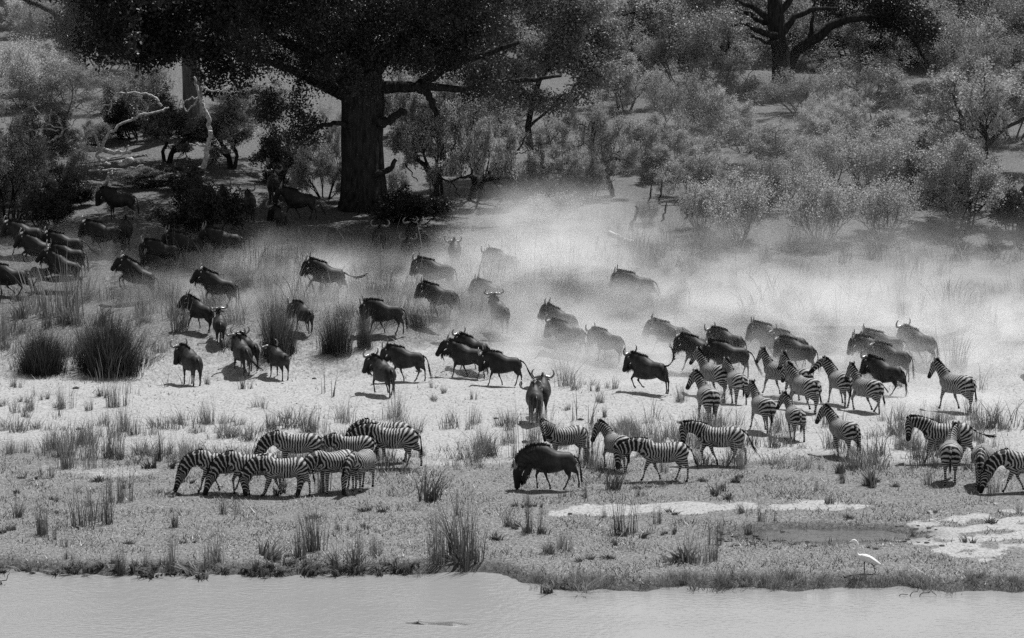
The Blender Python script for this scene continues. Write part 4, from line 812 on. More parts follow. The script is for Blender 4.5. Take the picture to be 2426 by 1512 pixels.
# ================================================================ reeds, grass clumps
CLP = [
 ('sedge', 262, 880, 180, 118, 'largest dark sedge clump, round and black-hearted, on the left bank'), ('sedge', 98, 880, 130, 85, 'dark sedge clump left of the largest one'), ('fuzzy', 655, 838, 130, 135, 'tall dark sedge clump behind the wildebeest with raised tail'),
 ('fuzzy', 800, 835, 110, 110, 'tall thin sedge clump right of the dark one behind the raised tail'), ('fuzzy', 862, 825, 50, 85, 'narrow dark sedge clump at the edge of the dust'), ('weed', 510, 560 + 255, 40, 25, 'small dark tuft at the feet of the wildebeest seen from behind'),
 ('tall', 190, 745, 110, 130, 'tall grey grass clump in front of the wildebeest at the left'), ('tall', 350, 745, 100, 90, 'grey grass clump below the climbing wildebeest'), ('weed', 62, 755, 45, 42, 'small dark tuft on the left bank'), ('weed', 190, 765, 80, 42, 'low dark tuft left of centre on the bank'), ('tall', 130, 775, 50, 60, 'leaning grey tuft between two dark tufts'),
 ('tall', 20, 800, 60, 110, 'grey grass clump at the left edge of the bank'), ('tall', 440, 775, 90, 90, 'grey clump at the feet of the spike-horned wildebeest'),
 ('reed', 125, 1262, 42, 92, 'dark bundle of bare reeds near the left edge'), ('reed', 200, 1245, 90, 105, 'loose reed clump right of the dark bundle'), ('reed', 245, 1240, 60, 100, 'thin reed clump beside the loose one'), ('reed', 295, 1190, 55, 100, 'reed clump on the grass behind the others at left'),
 ('tall', 180, 1110, 120, 110, 'grey tall grass clump, leftmost of the row on the turf edge'), ('tall', 240, 1085, 110, 120, 'wide grey tall grass clump in the left row'), ('reed', 390, 1095, 60, 115, 'tall upright reed clump behind the grazing zebras at left'), ('weed', 372, 1110, 55, 28, 'low dark tuft at the foot of the tall upright reeds'), ('weed', 281, 1090, 22, 22, 'small black tuft on the turf edge at left'), ('tall', 300, 1020, 60, 70, 'straw grass clump on the pale flat, left'),
 ('tall', 155, 970, 50, 70, 'upright straw tuft at the left on the pale flat'), ('tall', 66, 970, 50, 45, 'low straw tuft near the left edge on the pale flat'), ('tall', 285, 965, 70, 80, 'straw grass below the largest dark sedge'), ('reed', 415, 1350, 60, 100, 'dark reeds on the water edge left of centre'), ('reed', 310, 1360, 30, 75, 'bare stalks standing in the water at left'), ('reed', 345, 1345, 30, 60, 'bent dark stalks on the bank near the stalks in the water'),
 ('reed', 505, 1335, 60, 90, 'sparse reed clump on the bank below the grazing zebras'), ('weed', 600, 1325, 60, 38, 'rounded low dark bush-like tuft on the river bank'), ('reed', 722, 1318, 45, 115, 'tall reed clump below the zebra group, left of a pair'), ('reed', 762, 1315, 60, 120, 'tall reed clump below the zebra group, right of a pair'), ('reed', 832, 1350, 55, 115, 'reed clump with a black foot on the water edge'), ('weed', 835, 1352, 50, 48, 'black tuft at the water edge, centre left'),
 ('reed', 1045, 1330, 90, 150, 'left stand of the biggest reed bed on the bank'), ('reed', 1095, 1335, 110, 150, 'middle stand of the biggest reed bed on the bank'), ('reed', 1145, 1325, 90, 140, 'right stand of the biggest reed bed on the bank'), ('weed', 1085, 1338, 90, 32, 'dark leafy foot of the biggest reed bed'),
 ('reed', 1265, 1265, 42, 110, 'narrow dense reed clump below the grazing wildebeest'), ('weed', 1256, 1266, 40, 20, 'black tuft at the foot of the narrow reed clump'), ('tall', 1305, 1305, 70, 60, 'bushy grey clump right of the narrow reeds'), ('weed', 1308, 1308, 35, 25, 'dark base tuft right of the narrow reeds'), ('reed', 1487, 1268, 85, 120, 'tall fan of reeds standing in front of the pale sand strip'), ('weed', 1487, 1271, 60, 18, 'dark foot of the fan of reeds'),
 ('tall', 1645, 1330, 130, 85, 'wide rounded grass clump left of the pool'), ('weed', 1640, 1335, 85, 38, 'darker heart of the wide clump left of the pool'), ('reed', 1690, 1290, 30, 80, 'thin bare stalks above the wide clump'), ('weed', 1318, 1396, 70, 28, 'dark grass tuft standing at the tip of the inlet'), ('tall', 1250, 1392, 80, 30, 'low grass tongue beside the inlet'),
 ('reed', 1000, 1372, 70, 24, 'short sedges on the islet in the inlet'), ('reed', 755, 1165, 65, 120, 'dense reed clump in front of the zebra with hidden head'), ('weed', 666, 1170, 32, 25, 'small black bush at the feet of the front grazing zebra'), ('reed', 960, 1185, 75, 80, 'dark reed clump right of the grazing zebra group'), ('tall', 745, 1020, 70, 60, 'grey grass clump behind the zebra group'), ('tall', 690, 1010, 90, 50, 'low grey grass behind the zebra group, left'), ('tall', 810, 1000, 60, 60, 'dark-footed grass clump on the pale flat above the zebras'),
 ('tall', 930, 990, 90, 70, 'straw clump above the pair of standing zebras'), ('tall', 620, 965, 60, 30, 'small straw tuft on the pale flat'), ('tall', 1240, 1080, 90, 130, 'tall grey grass behind the grazing wildebeest, left'), ('tall', 1290, 1060, 80, 70, 'grey grass behind the grazing wildebeest'), ('tall', 1390, 1100, 60, 120, 'grass clump between the wildebeest and the watching zebra'), ('tall', 1540, 1080, 90, 90, 'grey grass behind the walking zebra'), ('tall', 1740, 1110, 70, 80, 'pale grass clump hiding the legs of the walking zebra with low neck'), ('reed', 1650, 1090, 30, 90, 'thin stalks at the muzzle of the low-necked zebra'),
 ('tall', 1618, 955, 34, 45, 'dark tuft on the pale flat left of the alert zebra'), ('tall', 1640, 1050, 80, 70, 'grey grass clump below the alert zebra'), ('tall', 1350, 915, 60, 60, 'thin pale stalks in the dust, centre'), ('tall', 2360, 800, 60, 70, 'thin dry stalks in the dust near the right edge'), ('tall', 2240, 870, 110, 80, 'pale grass clump in the dust behind the lone zebra'), ('tall', 1810, 1060, 60, 60, 'grass at the feet of the dark-striped zebra'), ('tall', 1985, 1060, 90, 60, 'grey grass behind the zebra foal'), ('weed', 2180, 1060, 60, 45, 'grey clump behind the zebra near the group at right'), ('tall', 2380, 1010, 110, 70, 'grass clump above the zebras at the right edge'), ('tall', 2100, 1020, 90, 60, 'grey clump at the edge of the dust, right'), ('tall', 2300, 1000, 90, 50, 'grass behind the pair of zebras at the right'),
 ('weed', 2000, 1120, 30, 30, 'dry forked weed below the zebra foal'), ('reed', 1940, 1165, 26, 30, 'bent black stalks on the turf at the right'), ('weed', 2075, 1150, 40, 45, 'dark leafless weed right of the bent stalks'), ('weed', 1695, 1170, 50, 30, 'dark weed in front of the walking zebra'), ('reed', 1415, 1165, 60, 60, 'thin dark stalks right of the grazing wildebeest'),
]
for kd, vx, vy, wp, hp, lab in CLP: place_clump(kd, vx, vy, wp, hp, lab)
gr = random.Random(9)
def scatter(n_, kind, x0, x1, y0, y1, wr, hr_, lab, grp):
    for _ in range(n_): place_clump(kind, gr.uniform(x0, x1), gr.uniform(y0, y1), gr.uniform(*wr), gr.uniform(*hr_), lab, grp)
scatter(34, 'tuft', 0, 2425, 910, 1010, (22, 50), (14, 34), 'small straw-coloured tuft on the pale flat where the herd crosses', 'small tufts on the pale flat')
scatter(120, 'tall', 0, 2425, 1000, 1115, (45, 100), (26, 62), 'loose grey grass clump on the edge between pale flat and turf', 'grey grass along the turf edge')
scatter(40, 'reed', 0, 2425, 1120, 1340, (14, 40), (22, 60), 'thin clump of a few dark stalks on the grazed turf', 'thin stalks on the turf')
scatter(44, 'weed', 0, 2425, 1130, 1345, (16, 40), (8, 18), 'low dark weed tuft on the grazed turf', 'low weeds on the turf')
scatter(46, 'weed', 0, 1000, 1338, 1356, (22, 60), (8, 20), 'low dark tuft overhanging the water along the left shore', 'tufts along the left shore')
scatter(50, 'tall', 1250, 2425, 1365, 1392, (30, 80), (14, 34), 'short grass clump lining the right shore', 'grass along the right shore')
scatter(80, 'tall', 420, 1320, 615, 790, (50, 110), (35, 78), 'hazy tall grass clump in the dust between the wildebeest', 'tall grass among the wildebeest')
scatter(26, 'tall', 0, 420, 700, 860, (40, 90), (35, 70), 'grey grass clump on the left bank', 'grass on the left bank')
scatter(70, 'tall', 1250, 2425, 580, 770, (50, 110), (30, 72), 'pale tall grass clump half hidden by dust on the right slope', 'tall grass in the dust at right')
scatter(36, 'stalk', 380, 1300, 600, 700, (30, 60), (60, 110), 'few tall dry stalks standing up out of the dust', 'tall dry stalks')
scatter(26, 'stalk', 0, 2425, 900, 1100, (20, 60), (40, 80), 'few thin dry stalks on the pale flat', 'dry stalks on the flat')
hide_sources()
# clods and stones
def stone_mesh(seed):
    r = np.random.default_rng(seed); import bmesh
    bm = bmesh.new(); bmesh.ops.create_icosphere(bm, subdivisions=2, radius=1)
    for v in bm.verts: v.co *= 1 + r.normal(0, .12); v.co.z *= .6
    me = bpy.data.meshes.new('stone'); bm.to_mesh(me); bm.free(); me.materials.append(M_CLOD); return me
M_CLOD = simple_mat('dark_clod', .02, .10, 9, .95, .1)
SM = [stone_mesh(k_) for k_ in range(4)]
ST = [(744, 898, 6, 'dark clod on the pale flat below the wildebeest with raised tail'), (180, 921, 9, 'dark stone at the foot of the left bank'), (188, 1018, 9, 'black clod on the pale flat at the left'), (1375, 995, 8, 'black stone right of the two wildebeest seen from behind'), (1244, 1048, 9, 'dark clod at the feet of the two wildebeest seen from behind'), (1175, 992, 6, 'dark clod left of the two wildebeest'), (992, 880, 8, 'dark stone under the walking wildebeest'), (1350, 1218, 6, 'dark lump on the left end of the sand strip')]
for k_, (vx, vy, wpx, lab) in enumerate(ST):
    X, Y, Z = G(vx, vy); s = wpx * Y / F; o = obj('stone', SM[k_ % 4], None, None, (X, Y, Z)); o.scale = (s, s, s); o.rotation_euler = (0, 0, k_); tag(o, lab, 'stone')
def scat_st(n_, x0, x1, y0, y1, w0, w1, lab, grp):
    for k_ in range(n_):
        X, Y, Z = G(gr.uniform(x0, x1), gr.uniform(y0, y1)); s = gr.uniform(w0, w1) * Y / F; o = obj('stone', SM[k_ % 4], None, None, (X, Y, Z)); o.scale = (s * 1.4, s, s * .8); o.rotation_euler = (0, 0, gr.uniform(0, 6)); tag(o, lab, 'clod', grp)
scat_st(70, 1700, 1940, 1258, 1296, 3, 7, 'dark trampled mud lump by the pool', 'mud lumps left of the pool')
scat_st(26, 2080, 2240, 1235, 1300, 3, 7, 'dark mud lump between the pool and the sand patch', 'mud lumps right of the pool')
scat_st(60, 0, 2425, 930, 1060, 1, 3, 'small dark clod scattered on the pale flat', 'small clods on the flat')
scat_st(40, 0, 2425, 1140, 1340, 1.5, 4, 'small dark clod on the grazed turf', 'small clods on the turf')
# sticks in the water at the right
for k_, (lab, segs) in enumerate([('thin bent stick rising from the water near the right shore', [([(2130, 1412), (2150, 1408)], .012, .01, 0), ([(2155, 1412), (2175, 1395)], .014, .01, 0)]), ('forked stick in the water right of the bent one', [([(2178, 1413), (2197, 1402), (2218, 1411)], .014, .01, 0)]), ('bare twig leaning out of the water at the left edge', [([(2, 1385), (14, 1372), (22, 1355)], .02, .008, 0), ([(5, 1384), (-4, 1360)], .014, .006, 0)])]):
    p0 = segs[0][0][0]; rx, rz = v_ray(*p0); deadwood('water_stick', lab, segs, (WATER_Z - H) / rz, cat='stick', mat=M_BARK)
# ================================================================ the herds
build_protos()
def animal(kind, vx, vy, heading, label, **kw):
    """vx, vy: where the feet stand in the photograph (middle of the body)"""
    X, Y, Z = G(vx, vy); return make_animal(kind, X, Y, Z, heading, label=label, group='zebras' if kind == 'zebra' else 'wildebeest', **kw)
WB = [  # x, y, heading, label, options
 (66, 604, 172, 'wildebeest dim in dust at the far left, only its curved horns and face clear', dict(gait='walk')),
 (160, 628, 178, 'wildebeest with a white horn tip walking behind two others at the far left', dict(gait='walk2', tail=60)),
 (166, 652, 176, 'pale-backed wildebeest behind the tall grass at the far left', dict(gait='walk', neck=-8)),
 (90, 640, 178, 'short-horned wildebeest lifting its forelegs at the left edge', dict(gait='gallop', pitch=8, neck=6)),
 (146, 686, 172, 'black-maned wildebeest climbing through tall grass at the left', dict(gait='gallop', pitch=10, neck=10)),
 (28, 702, 180, 'wildebeest striding out of view at the left edge, head cut off', dict(gait='trot2', tail=20)),
 (-42, 716, 180, 'wildebeest of which only a hind leg and tail show at the left edge', dict(gait='trot')),
 (318, 712, 174, 'wildebeest bounding uphill with forelegs raised above the grass', dict(gait='gallop', pitch=16, neck=4, tail=25)),
 (380, 670, 176, 'small straight-horned wildebeest under a bright-backed one', dict(gait='trot', young=True, size=.86, pitch=5, tail=25)),
 (390, 644, 176, 'wildebeest with bright sunlit back and ring-shaped horn', dict(gait='walk', neck=-12)),
 (516, 733, 172, 'proud high-headed wildebeest walking up through the dust', dict(gait='walk2', neck=12, pitch=7, head=-4)),
 (474, 785, 142, 'young spike-horned wildebeest just left of one seen from behind', dict(gait='walk', young=True, neck=14, nyaw=25, size=.88, pitch=6)),
 (521, 814, 98, 'slim wildebeest seen from behind with lyre-shaped horns', dict(gait='walk', neck=38, head=-12, young=False, size=.84, tail=0)),
 (250, 602, 178, 'very dark wildebeest in the shade behind the left group', dict(gait='walk2')),
 (298, 592, 95, 'dark wildebeest in deep shade showing its rump', dict(gait='stand')),
 (446, 627, 178, 'dark wildebeest almost lost in shade and dust, left of centre', dict(gait='walk')),
 (535, 620, 176, 'faint wildebeest in the shaded dust, nothing but a grey shape', dict(gait='walk2')),
 (592, 524, 100, 'dark rounded wildebeest standing in dappled shade', dict(gait='stand', neck=-10)),
 (530, 510, 100, 'wildebeest mostly hidden by the dark leafy shrub', dict(gait='stand')),
 (285, 520, 178, 'black wildebeest standing under the bushes in the deepest shade', dict(gait='stand', neck=-15)),
 (648, 484, 92, 'black wildebeest farthest back, seen from behind under the tree', dict(gait='stand', neck=10, size=1.05)),
 (712, 521, 176, 'dark wildebeest walking in the shade beside the huge trunk', dict(gait='walk', neck=4, tail=30)),
 (668, 562, 112, 'wildebeest with a patch of sun on its rump in the dappled shade', dict(gait='walk2', nyaw=20)),
 (774, 700, 176, 'cantering wildebeest with its tail streaming out behind', dict(gait='gallop2', tail=100, pitch=6, neck=2)),
 (722, 788, 118, 'wildebeest with raised bristling mane walking off between sedge clumps', dict(gait='walk', neck=-12, nyaw=40, size=.85)),
 (915, 792, 178, 'long dusty wildebeest with lowered head behind the sedge clumps', dict(gait='walk', neck=-22, size=1.05)),
 (454, 912, 118, 'wildebeest standing on the pale flat, leftmost, looking left', dict(gait='stand', neck=-6, nyaw=12)),
 (588, 876, 122, 'wildebeest whose horns show behind the one with its tail to the right', dict(gait='stand', nyaw=-10)),
 (574, 887, 110, 'wildebeest walking away with its tail swung to the right', dict(gait='walk', tail=35, tside=-60, neck=8)),
 (660, 898, 122, 'wildebeest with its tail raised standing by the tall dark sedge', dict(gait='stand', tail=135, tside=0, neck=-14, size=.95)),
 (966, 903, 172, 'wildebeest half hidden behind a trotting one, its head covered', dict(gait='walk2', tail=10, neck=-8)),
 (910, 935, 118, 'black wildebeest trotting with a lifted foreleg on the pale flat', dict(gait='trot', neck=2, nyaw=22)),
 (898, 612, 92, 'dark wildebeest in dusty shade with a bright spot on its rump', dict(gait='walk', neck=-8)),
 (994, 604, 122, 'dark wildebeest turning left at the edge of the tree shade', dict(gait='walk2', neck=4)),
 (966, 636, 92, 'pale-rumped wildebeest seen from behind, horns spread over the grass', dict(gait='walk', neck=-26)),
 (1077, 640, 92, 'faint pale-rumped wildebeest seen from behind, right of another like it', dict(gait='walk', neck=-26)),
 (1036, 694, 170, 'wildebeest with smooth round body crossing above a dusty one', dict(gait='walk', neck=2)),
 (1046, 752, 160, 'dusty brown-maned wildebeest right below the smooth round one', dict(gait='walk2', neck=8, young=True, size=.95)),
 (1170, 742, 160, 'wildebeest whose thin horns rise behind the broad-horned one', dict(gait='walk', neck=12, young=True)),
 (1184, 788, 112, 'wildebeest with wide curved horns walking away in thick dust', dict(gait='walk', neck=26, nyaw=4)),
 (1195, 668, 150, 'ghostly wildebeest almost swallowed by the dust plume', dict(gait='walk', neck=-15)),
 (1510, 720, 174, 'lone hazy wildebeest running on the slope above the dust', dict(gait='gallop2', tail=20, neck=-4, size=1.04)),
 (1332, 812, 140, 'wildebeest with lyre horns behind a running one in the dust', dict(gait='walk', neck=12, young=True)),
 (1350, 838, 150, 'running wildebeest with a bent foreleg in the dust, centre', dict(gait='trot', neck=2, tail=0)),
 (1443, 858, 145, 'hump-backed dusty wildebeest standing right of the running one', dict(gait='stand', neck=-12, size=.95)),
 (1126, 878, 140, 'wildebeest with black-tipped horns behind the overlapping pair', dict(gait='walk', neck=4, tail=20)),
 (1108, 896, 158, 'upright-horned wildebeest in the middle of three that overlap', dict(gait='walk', neck=10, nyaw=18, young=True, size=1.0)),
 (1196, 915, 174, 'wildebeest pacing with lowered head and white horn, front of three', dict(gait='walk', neck=-16, tail=35)),
 (1284, 986, 88, 'black wildebeest seen from behind with both horns spread, upper of two', dict(gait='stand', neck=-20, nyaw=8)),
 (1266, 1004, 95, 'wildebeest seen from behind in front of another, head down', dict(gait='stand', neck=-38)),
 (1540, 931, 146, 'wildebeest bucking along with its black tail flung straight up', dict(gait='gallop', tail=178, neck=-4)),
 (1592, 838, 172, 'palest wildebeest, nearly white in the thick dust', dict(gait='gallop2', tail=70, neck=8, young=True)),
 (1660, 882, 155, 'wildebeest with ringed horn behind the first two zebras', dict(gait='walk', neck=0)),
 (1728, 862, 142, 'bristle-maned dusty wildebeest behind the ringed-horn one', dict(gait='walk', neck=-8, size=.97)),
 (1732, 896, 170, 'wildebeest with tail trailing right above the striped backs', dict(gait='walk', neck=-14, tail=30)),
 (1834, 852, 160, 'spike-horned hazy wildebeest at the head of a dusty three', dict(gait='walk', young=True, neck=-2)),
 (1876, 866, 145, 'wildebeest squeezed between two others in the dusty three', dict(gait='walk', neck=-8, size=.97)),
 (1893, 886, 148, 'front wildebeest of the dusty three, horns low', dict(gait='walk', neck=-12)),
 (2075, 880, 176, 'wildebeest mostly hidden, long flat horn sticking out to the left', dict(gait='walk', neck=0)),
 (2098, 868, 174, 'wildebeest whose tail slants down behind the big-horned one', dict(gait='walk', neck=4, tail=30)),
 (2118, 902, 145, 'wildebeest whose hump shows just over the big-horned one', dict(gait='walk', neck=-8)),
 (2100, 936, 142, 'big-horned wildebeest trotting between the zebras at the right', dict(gait='trot2', neck=-2, size=1.06)),
 (2180, 862, 135, 'wildebeest trotting away alone in the dust at the far right', dict(gait='trot', neck=4)),
 (2502, 880, 178, 'wildebeest of which only a horn shows at the right edge', dict(gait='walk')),
 (1312, 1160, 178, 'jet-black wildebeest grazing alone in the foreground', dict(gait='walk2', graze=True, headw=84, size=1.02, tail=2)),
]
for x_, y_, h_, lab, kw in WB: animal('wildebeest', x_, y_, h_, lab, **kw)
ZB = [
 (528, 1166, 182, 'grazing zebra, leftmost of the group by the river', dict(gait='walk', graze=True)),
 (602, 1172, 182, 'grazing zebra, second from the left in the overlapping row', dict(gait='walk2', graze=True)),
 (676, 1175, 186, 'grazing zebra at the front of the overlapping row', dict(gait='walk', graze=True, headw=92, tail=8)),
 (706, 1118, 178, 'broad-striped zebra standing behind the grazing row', dict(gait='stand', graze=True)),
 (836, 1112, 180, 'zebra in the back row between two others, head hidden', dict(gait='walk', graze=True, size=.92)),
 (934, 1107, 170, 'zebra standing at the right end of the back row', dict(gait='walk2', graze=True, graze_z=.3)),
 (918, 1094, 170, 'zebra whose back shows just over the right-end one', dict(gait='stand', graze=True)),
 (795, 1165, 218, 'zebra with its head hidden behind the reed clump', dict(gait='stand', graze=True)),
 (856, 1160, 250, 'zebra grazing head-on towards the river', dict(gait='stand', graze=True, headw=85, size=.96)),
 (1340, 1096, 205, 'zebra looking at the camera over the grazing wildebeest', dict(gait='stand', neck=-8, nyaw=30, hyaw=30, size=.95)),
 (1462, 1114, 114, 'zebra looking back with a lifted hoof, right of the grazing wildebeest', dict(gait='trot', neck=-2, nyaw=25, hyaw=15)),
 (1574, 1139, 180, 'walking zebra with its nose just above the grass', dict(gait='walk', graze=True, graze_z=.42, headw=88, tail=22)),
 (1706, 1102, 173, 'stretched zebra walking with its neck held low', dict(gait='walk2', neck=-48, head=12, tail=30, size=1.06)),
 (1676, 1003, 100, 'alert zebra with ears up, leftmost of the moving zebras', dict(gait='walk', neck=14, nyaw=30, head=-6)),
 (1692, 942, 124, 'zebra rearmost of the first overlapping pair', dict(gait='walk', neck=14)),
 (1744, 958, 104, 'zebra with ears back in front of the rearmost one', dict(gait='walk2', neck=6, nyaw=20)),
 (1806, 1022, 107, 'boldly striped zebra moving off with white tail root', dict(gait='walk', neck=10, nyaw=15)),
 (1882, 1042, 100, 'small zebra low in the grass right of the bold one', dict(gait='walk2', neck=8, nyaw=30, size=.92)),
 (1846, 938, 130, 'long-necked zebra leading three that overlap', dict(gait='walk', neck=12)),
 (1890, 952, 117, 'zebra hidden behind another, only ears and back showing', dict(gait='walk', neck=6)),
 (1908, 975, 117, 'zebra with trailing dark tail at the front of three', dict(gait='trot', neck=4, nyaw=10, tail=15, size=1.04)),
 (1990, 959, 110, 'zebra with broad side stripes looking straight at the camera', dict(gait='walk', neck=18, nyaw=55, hyaw=20)),
 (2054, 975, 120, 'trotting zebra with a raised forehoof', dict(gait='trot', neck=10, tail=18)),
 (2266, 974, 126, 'lone zebra standing in the dust at the right', dict(gait='walk', neck=8, tail=5, size=1.05)),
 (1998, 1083, 117, 'young zebra standing alone on the turf', dict(gait='walk2', neck=4, nyaw=15, size=.98)),
 (2242, 1096, 175, 'zebra with low neck and tail flicked out behind the rump-on one', dict(gait='walk', neck=-34, head=6, tail=75, size=1.02)),
 (2250, 1142, 82, 'zebra seen rump-on with its ears up', dict(gait='stand', neck=4, nyaw=-28, head=-5)),
 (2326, 1150, 258, 'zebra grazing towards the camera at the right', dict(gait='stand', graze=True, headw=85)),
 (2432, 1166, 190, 'zebra grazing at the right edge, partly out of view', dict(gait='walk', graze=True)),
]
for x_, y_, h_, lab, kw in ZB: animal('zebra', x_, y_, h_, lab, **kw)

# ---- egret
M_EGRET = simple_mat('white_feathers', .78, .86, 12, .8, .2); M_BILL = simple_mat('pale_bill', .3, .4, 9, .5, .3)
X, Y, Z = G(2050, 1358); er = empty('egret', (X, Y, Z), math.pi); tag(er, 'white egret with curved neck stepping through the grass by the pool', 'egret')
e1 = ring_loft([(.17, 0, .40, .03, .03), (.12, 0, .40, .075, .06), (.02, 0, .37, .10, .08), (-.12, 0, .32, .09, .075), (-.25, 0, .26, .055, .05), (-.36, 0, .21, .02, .025)], 12)
nk = tube([(.13, 0, .40), (.20, 0, .43), (.235, 0, .50), (.215, 0, .60), (.205, 0, .69), (.24, 0, .765), (.285, 0, .79), (.33, 0, .78), (.37, 0, .76)], [.06, .05, .042, .038, .037, .038, .044, .034, .014], 8)
V, T_ = body_mesh([e1, nk], .008, 2600); me = mesh_np('body', V, T_); smooth(me); obj('body', me, M_EGRET, er)
v, q = tube([(.35, 0, .768), (.42, 0, .735), (.49, 0, .70)], [.020, .013, .004], 6); obj('bill', mesh_np('bill', v, q), M_BILL, er)
for s, xs in ((1, .03), (-1, -.03)):
    foot = (.03 if s > 0 else -.24); v, q = tube([(xs, s * .03, .32), ((xs + foot) * .5 + (.01 if s > 0 else -.06), s * .03, .17), (foot, s * .03, .0), (foot + .06, s * .03, -.01)], [.018, .013, .012, .009], 6); obj('leg', mesh_np('leg', v, q), M_HAIR, er)
wv, wq = ring_loft([(.08, .07, .40, .05, .02), (-.05, .085, .36, .07, .015), (-.20, .06, .28, .05, .012), (-.34, .03, .21, .012, .008)], 8); obj('wing', mesh_np('wing', wv, wq), M_EGRET, er)
er.scale = (1.14, 1.14, 1.14)
# ---- crocodile, only head and back above the water
M_CROC = simple_mat('crocodile_hide', .03, .13, 30, .5, .5, .01)
rx, rz = v_ray(990, 1477); Yc = (WATER_Z - H) / rz; cr = empty('crocodile', (rx * Yc, Yc, WATER_Z - .035), math.radians(172)); tag(cr, 'crocodile swimming in the river with only head and back showing', 'crocodile')
parts = [ring_loft([(.34, 0, .015, .02, .04), (.28, 0, .02, .035, .06), (.15, 0, .02, .035, .07), (.04, 0, .03, .05, .11), (-.08, 0, .03, .06, .14), (-.25, 0, -.03, .10, .16), (-.5, 0, -.07, .14, .20), (-.9, 0, -.06, .16, .22), (-1.3, 0, -.09, .12, .15), (-1.7, 0, -.12, .09, .09)], 14)] + [ring_loft([(.02, s * .07, .07, .01, .015), (-.01, s * .07, .09, .03, .03), (-.05, s * .07, .07, .02, .02)], 8) for s in (1, -1)]
V, T_ = body_mesh(parts, .016, 3000); me = mesh_np('body', V, T_); smooth(me); obj('body', me, M_CROC, cr)
sc_v = []
for k_ in range(26):
    x_ = -.48 - k_ * .042
    for s in (-.05, .05):
        z_ = np.interp(x_, [-1.6, -.9, -.45], [.0, .085, .055]); n_ = 4; b_ = np.array([(x_ + .02, s - .012, z_ - .03), (x_ + .02, s + .012, z_ - .03), (x_ - .02, s + .012, z_ - .03), (x_ - .02, s - .012, z_ - .03), (x_ - .01, s, z_ + .03)]); sc_v.append(b_)
V = np.vstack(sc_v); F_ = []
for k_ in range(len(sc_v)): o_ = k_ * 5; F_ += [(o_, o_ + 1, o_ + 4), (o_ + 1, o_ + 2, o_ + 4), (o_ + 2, o_ + 3, o_ + 4), (o_ + 3, o_, o_ + 4)]
obj('back_scutes', mesh_np('back_scutes', V, F_), M_CROC, cr)['kind'] = 'stuff'
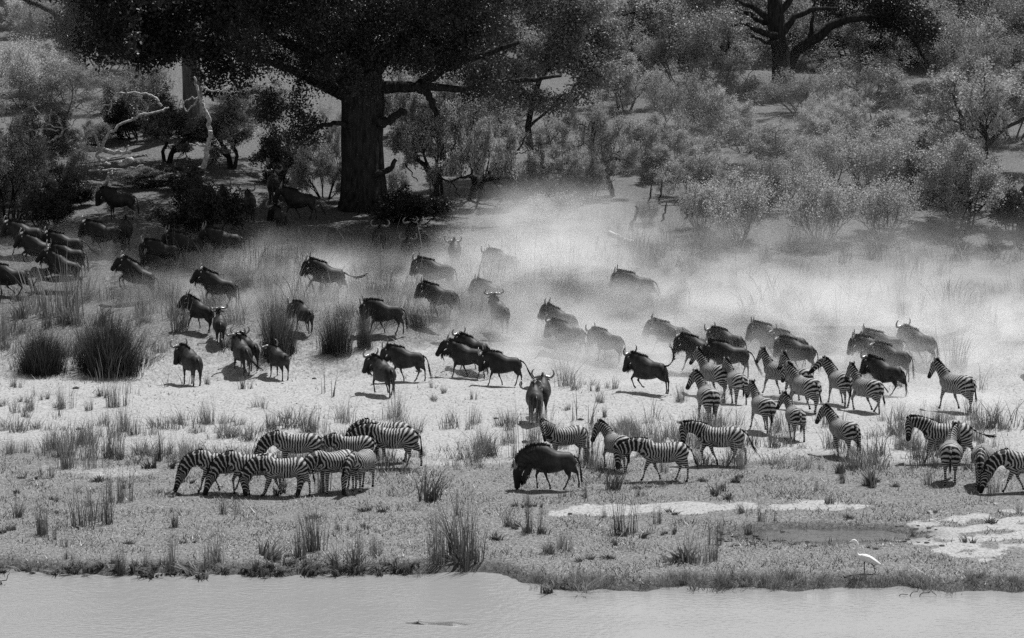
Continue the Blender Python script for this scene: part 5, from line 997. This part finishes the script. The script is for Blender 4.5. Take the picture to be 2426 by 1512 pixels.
# ================================================================ dust kicked up by the herd: soft-edged clouds standing on the ground
def dust(vx, vy, rx_, ry_, rz_, dens, lift, label, nsc=.5, thr=(.36, .62), seed=0):
    import bmesh
    X, Y, Z = G(vx, vy); bm = bmesh.new(); bmesh.ops.create_icosphere(bm, subdivisions=3, radius=1.02); me = bpy.data.meshes.new('dust_cloud'); bm.to_mesh(me); bm.free()
    m, t, n, L = new_mat('dust'); o = n.new('ShaderNodeOutputMaterial'); v = n.new('ShaderNodeVolumePrincipled'); L.new(v.outputs[0], o.inputs['Volume'])
    v.inputs['Color'].default_value = (1, 1, 1, 1); v.inputs['Anisotropy'].default_value = .2
    tc = n.new('ShaderNodeTexCoord'); ln = n.new('ShaderNodeVectorMath'); ln.operation = 'LENGTH'; L.new(tc.outputs['Object'], ln.inputs[0])
    fall = n.new('ShaderNodeMapRange'); fall.interpolation_type = 'SMOOTHSTEP'; L.new(ln.outputs['Value'], fall.inputs[0]); fall.inputs[1].default_value = 1.0; fall.inputs[2].default_value = .15
    mp = n.new('ShaderNodeMapping'); L.new(tc.outputs['Object'], mp.inputs[0]); mp.inputs['Scale'].default_value = (rx_ * nsc, ry_ * nsc, rz_ * nsc * 1.6); mp.inputs['Location'].default_value = (seed * 7.3, seed * 3.1, 0)
    nz = noise(n, L, 1.0, 5, .62, mp.outputs[0]); mr = n.new('ShaderNodeMapRange'); mr.interpolation_type = 'SMOOTHSTEP'; L.new(nz.outputs[0], mr.inputs[0]); mr.inputs[1].default_value = thr[0]; mr.inputs[2].default_value = thr[1]
    L.new(math_n(n, L, 'MULTIPLY', math_n(n, L, 'MULTIPLY', fall.outputs[0], mr.outputs[0]), dens), v.inputs['Density'])
    ob = obj('dust_cloud', me, m, None, (X, Y, Z + lift)); ob.scale = (rx_, ry_, rz_); ob.rotation_euler = (math.atan2(float(hz(X, Y + ry_ * .6) - hz(X, Y - ry_ * .6)), ry_ * 1.2), 0, 0); ob['kind'] = 'stuff'; tag(ob, label, 'dust'); return ob
DUST = [
 (1980, 800, 18, 8, 1.8, .62, .2, 'dense white dust rolling along the ground behind the zebras'),
 (1900, 868, 16, 4, 1.1, .45, .1, 'thin dust drifting around the wildebeest behind the zebras'),
 (1400, 800, 8, 7, 1.8, .62, .2, 'dust around the running wildebeest in the centre'),
 (1290, 700, 6, 8, 2.3, .50, .4, 'dust plume rising up the bank right of the big tree'),
 (1310, 600, 6, 9, 2.6, .30, .6, 'top of the dust plume drifting up the slope'),
 (1850, 650, 22, 10, 2.0, .09, .5, 'wide thin dust sheet in front of the feathery shrubs'),
 (2250, 740, 12, 7, 1.6, .26, .3, 'thin dust at the right edge above the pale flat'),
 (1750, 730, 10, 6, 1.6, .30, .3, 'dust veiling the tall grass on the right slope'),
 (780, 690, 14, 7, 1.4, .38, .1, 'dust hanging over the grass between the wildebeest'),
 (150, 600, 7, 5, 1.2, .09, .1, 'faint dust in front of the shade at the left edge'),
 (640, 610, 14, 6, 1.2, .13, .1, 'faint dust in the shade under the huge tree'),
 (2280, 960, 7, 3, .7, .28, .0, 'low dust at the feet of the lone zebra'),
 (1990, 950, 8, 2.5, .6, .26, .0, 'low dust at the feet of the moving zebras'),
 (1560, 915, 5, 2.5, .7, .30, .0, 'low dust behind the wildebeest with its tail flung up'),
 (1110, 865, 7, 3, .9, .30, .0, 'dust behind the three overlapping wildebeest'),
 (600, 880, 3, 1.4, .5, .35, .0, 'small dust puff at the feet of two wildebeest on the flat'),
 (1290, 996, 1.2, 1.2, .5, .5, .0, 'small dust puff beside the two wildebeest seen from behind'),
 (1900, 480, 24, 26, 6.0, .005, 1.5, 'fine dust haze hanging in front of the right slope'),
 (400, 230, 22, 24, 7.0, .005, 2, 'very thin haze in front of the upper left slope'),
]
for k_, d_ in enumerate(DUST): dust(*d_[:7], d_[7], seed=k_)
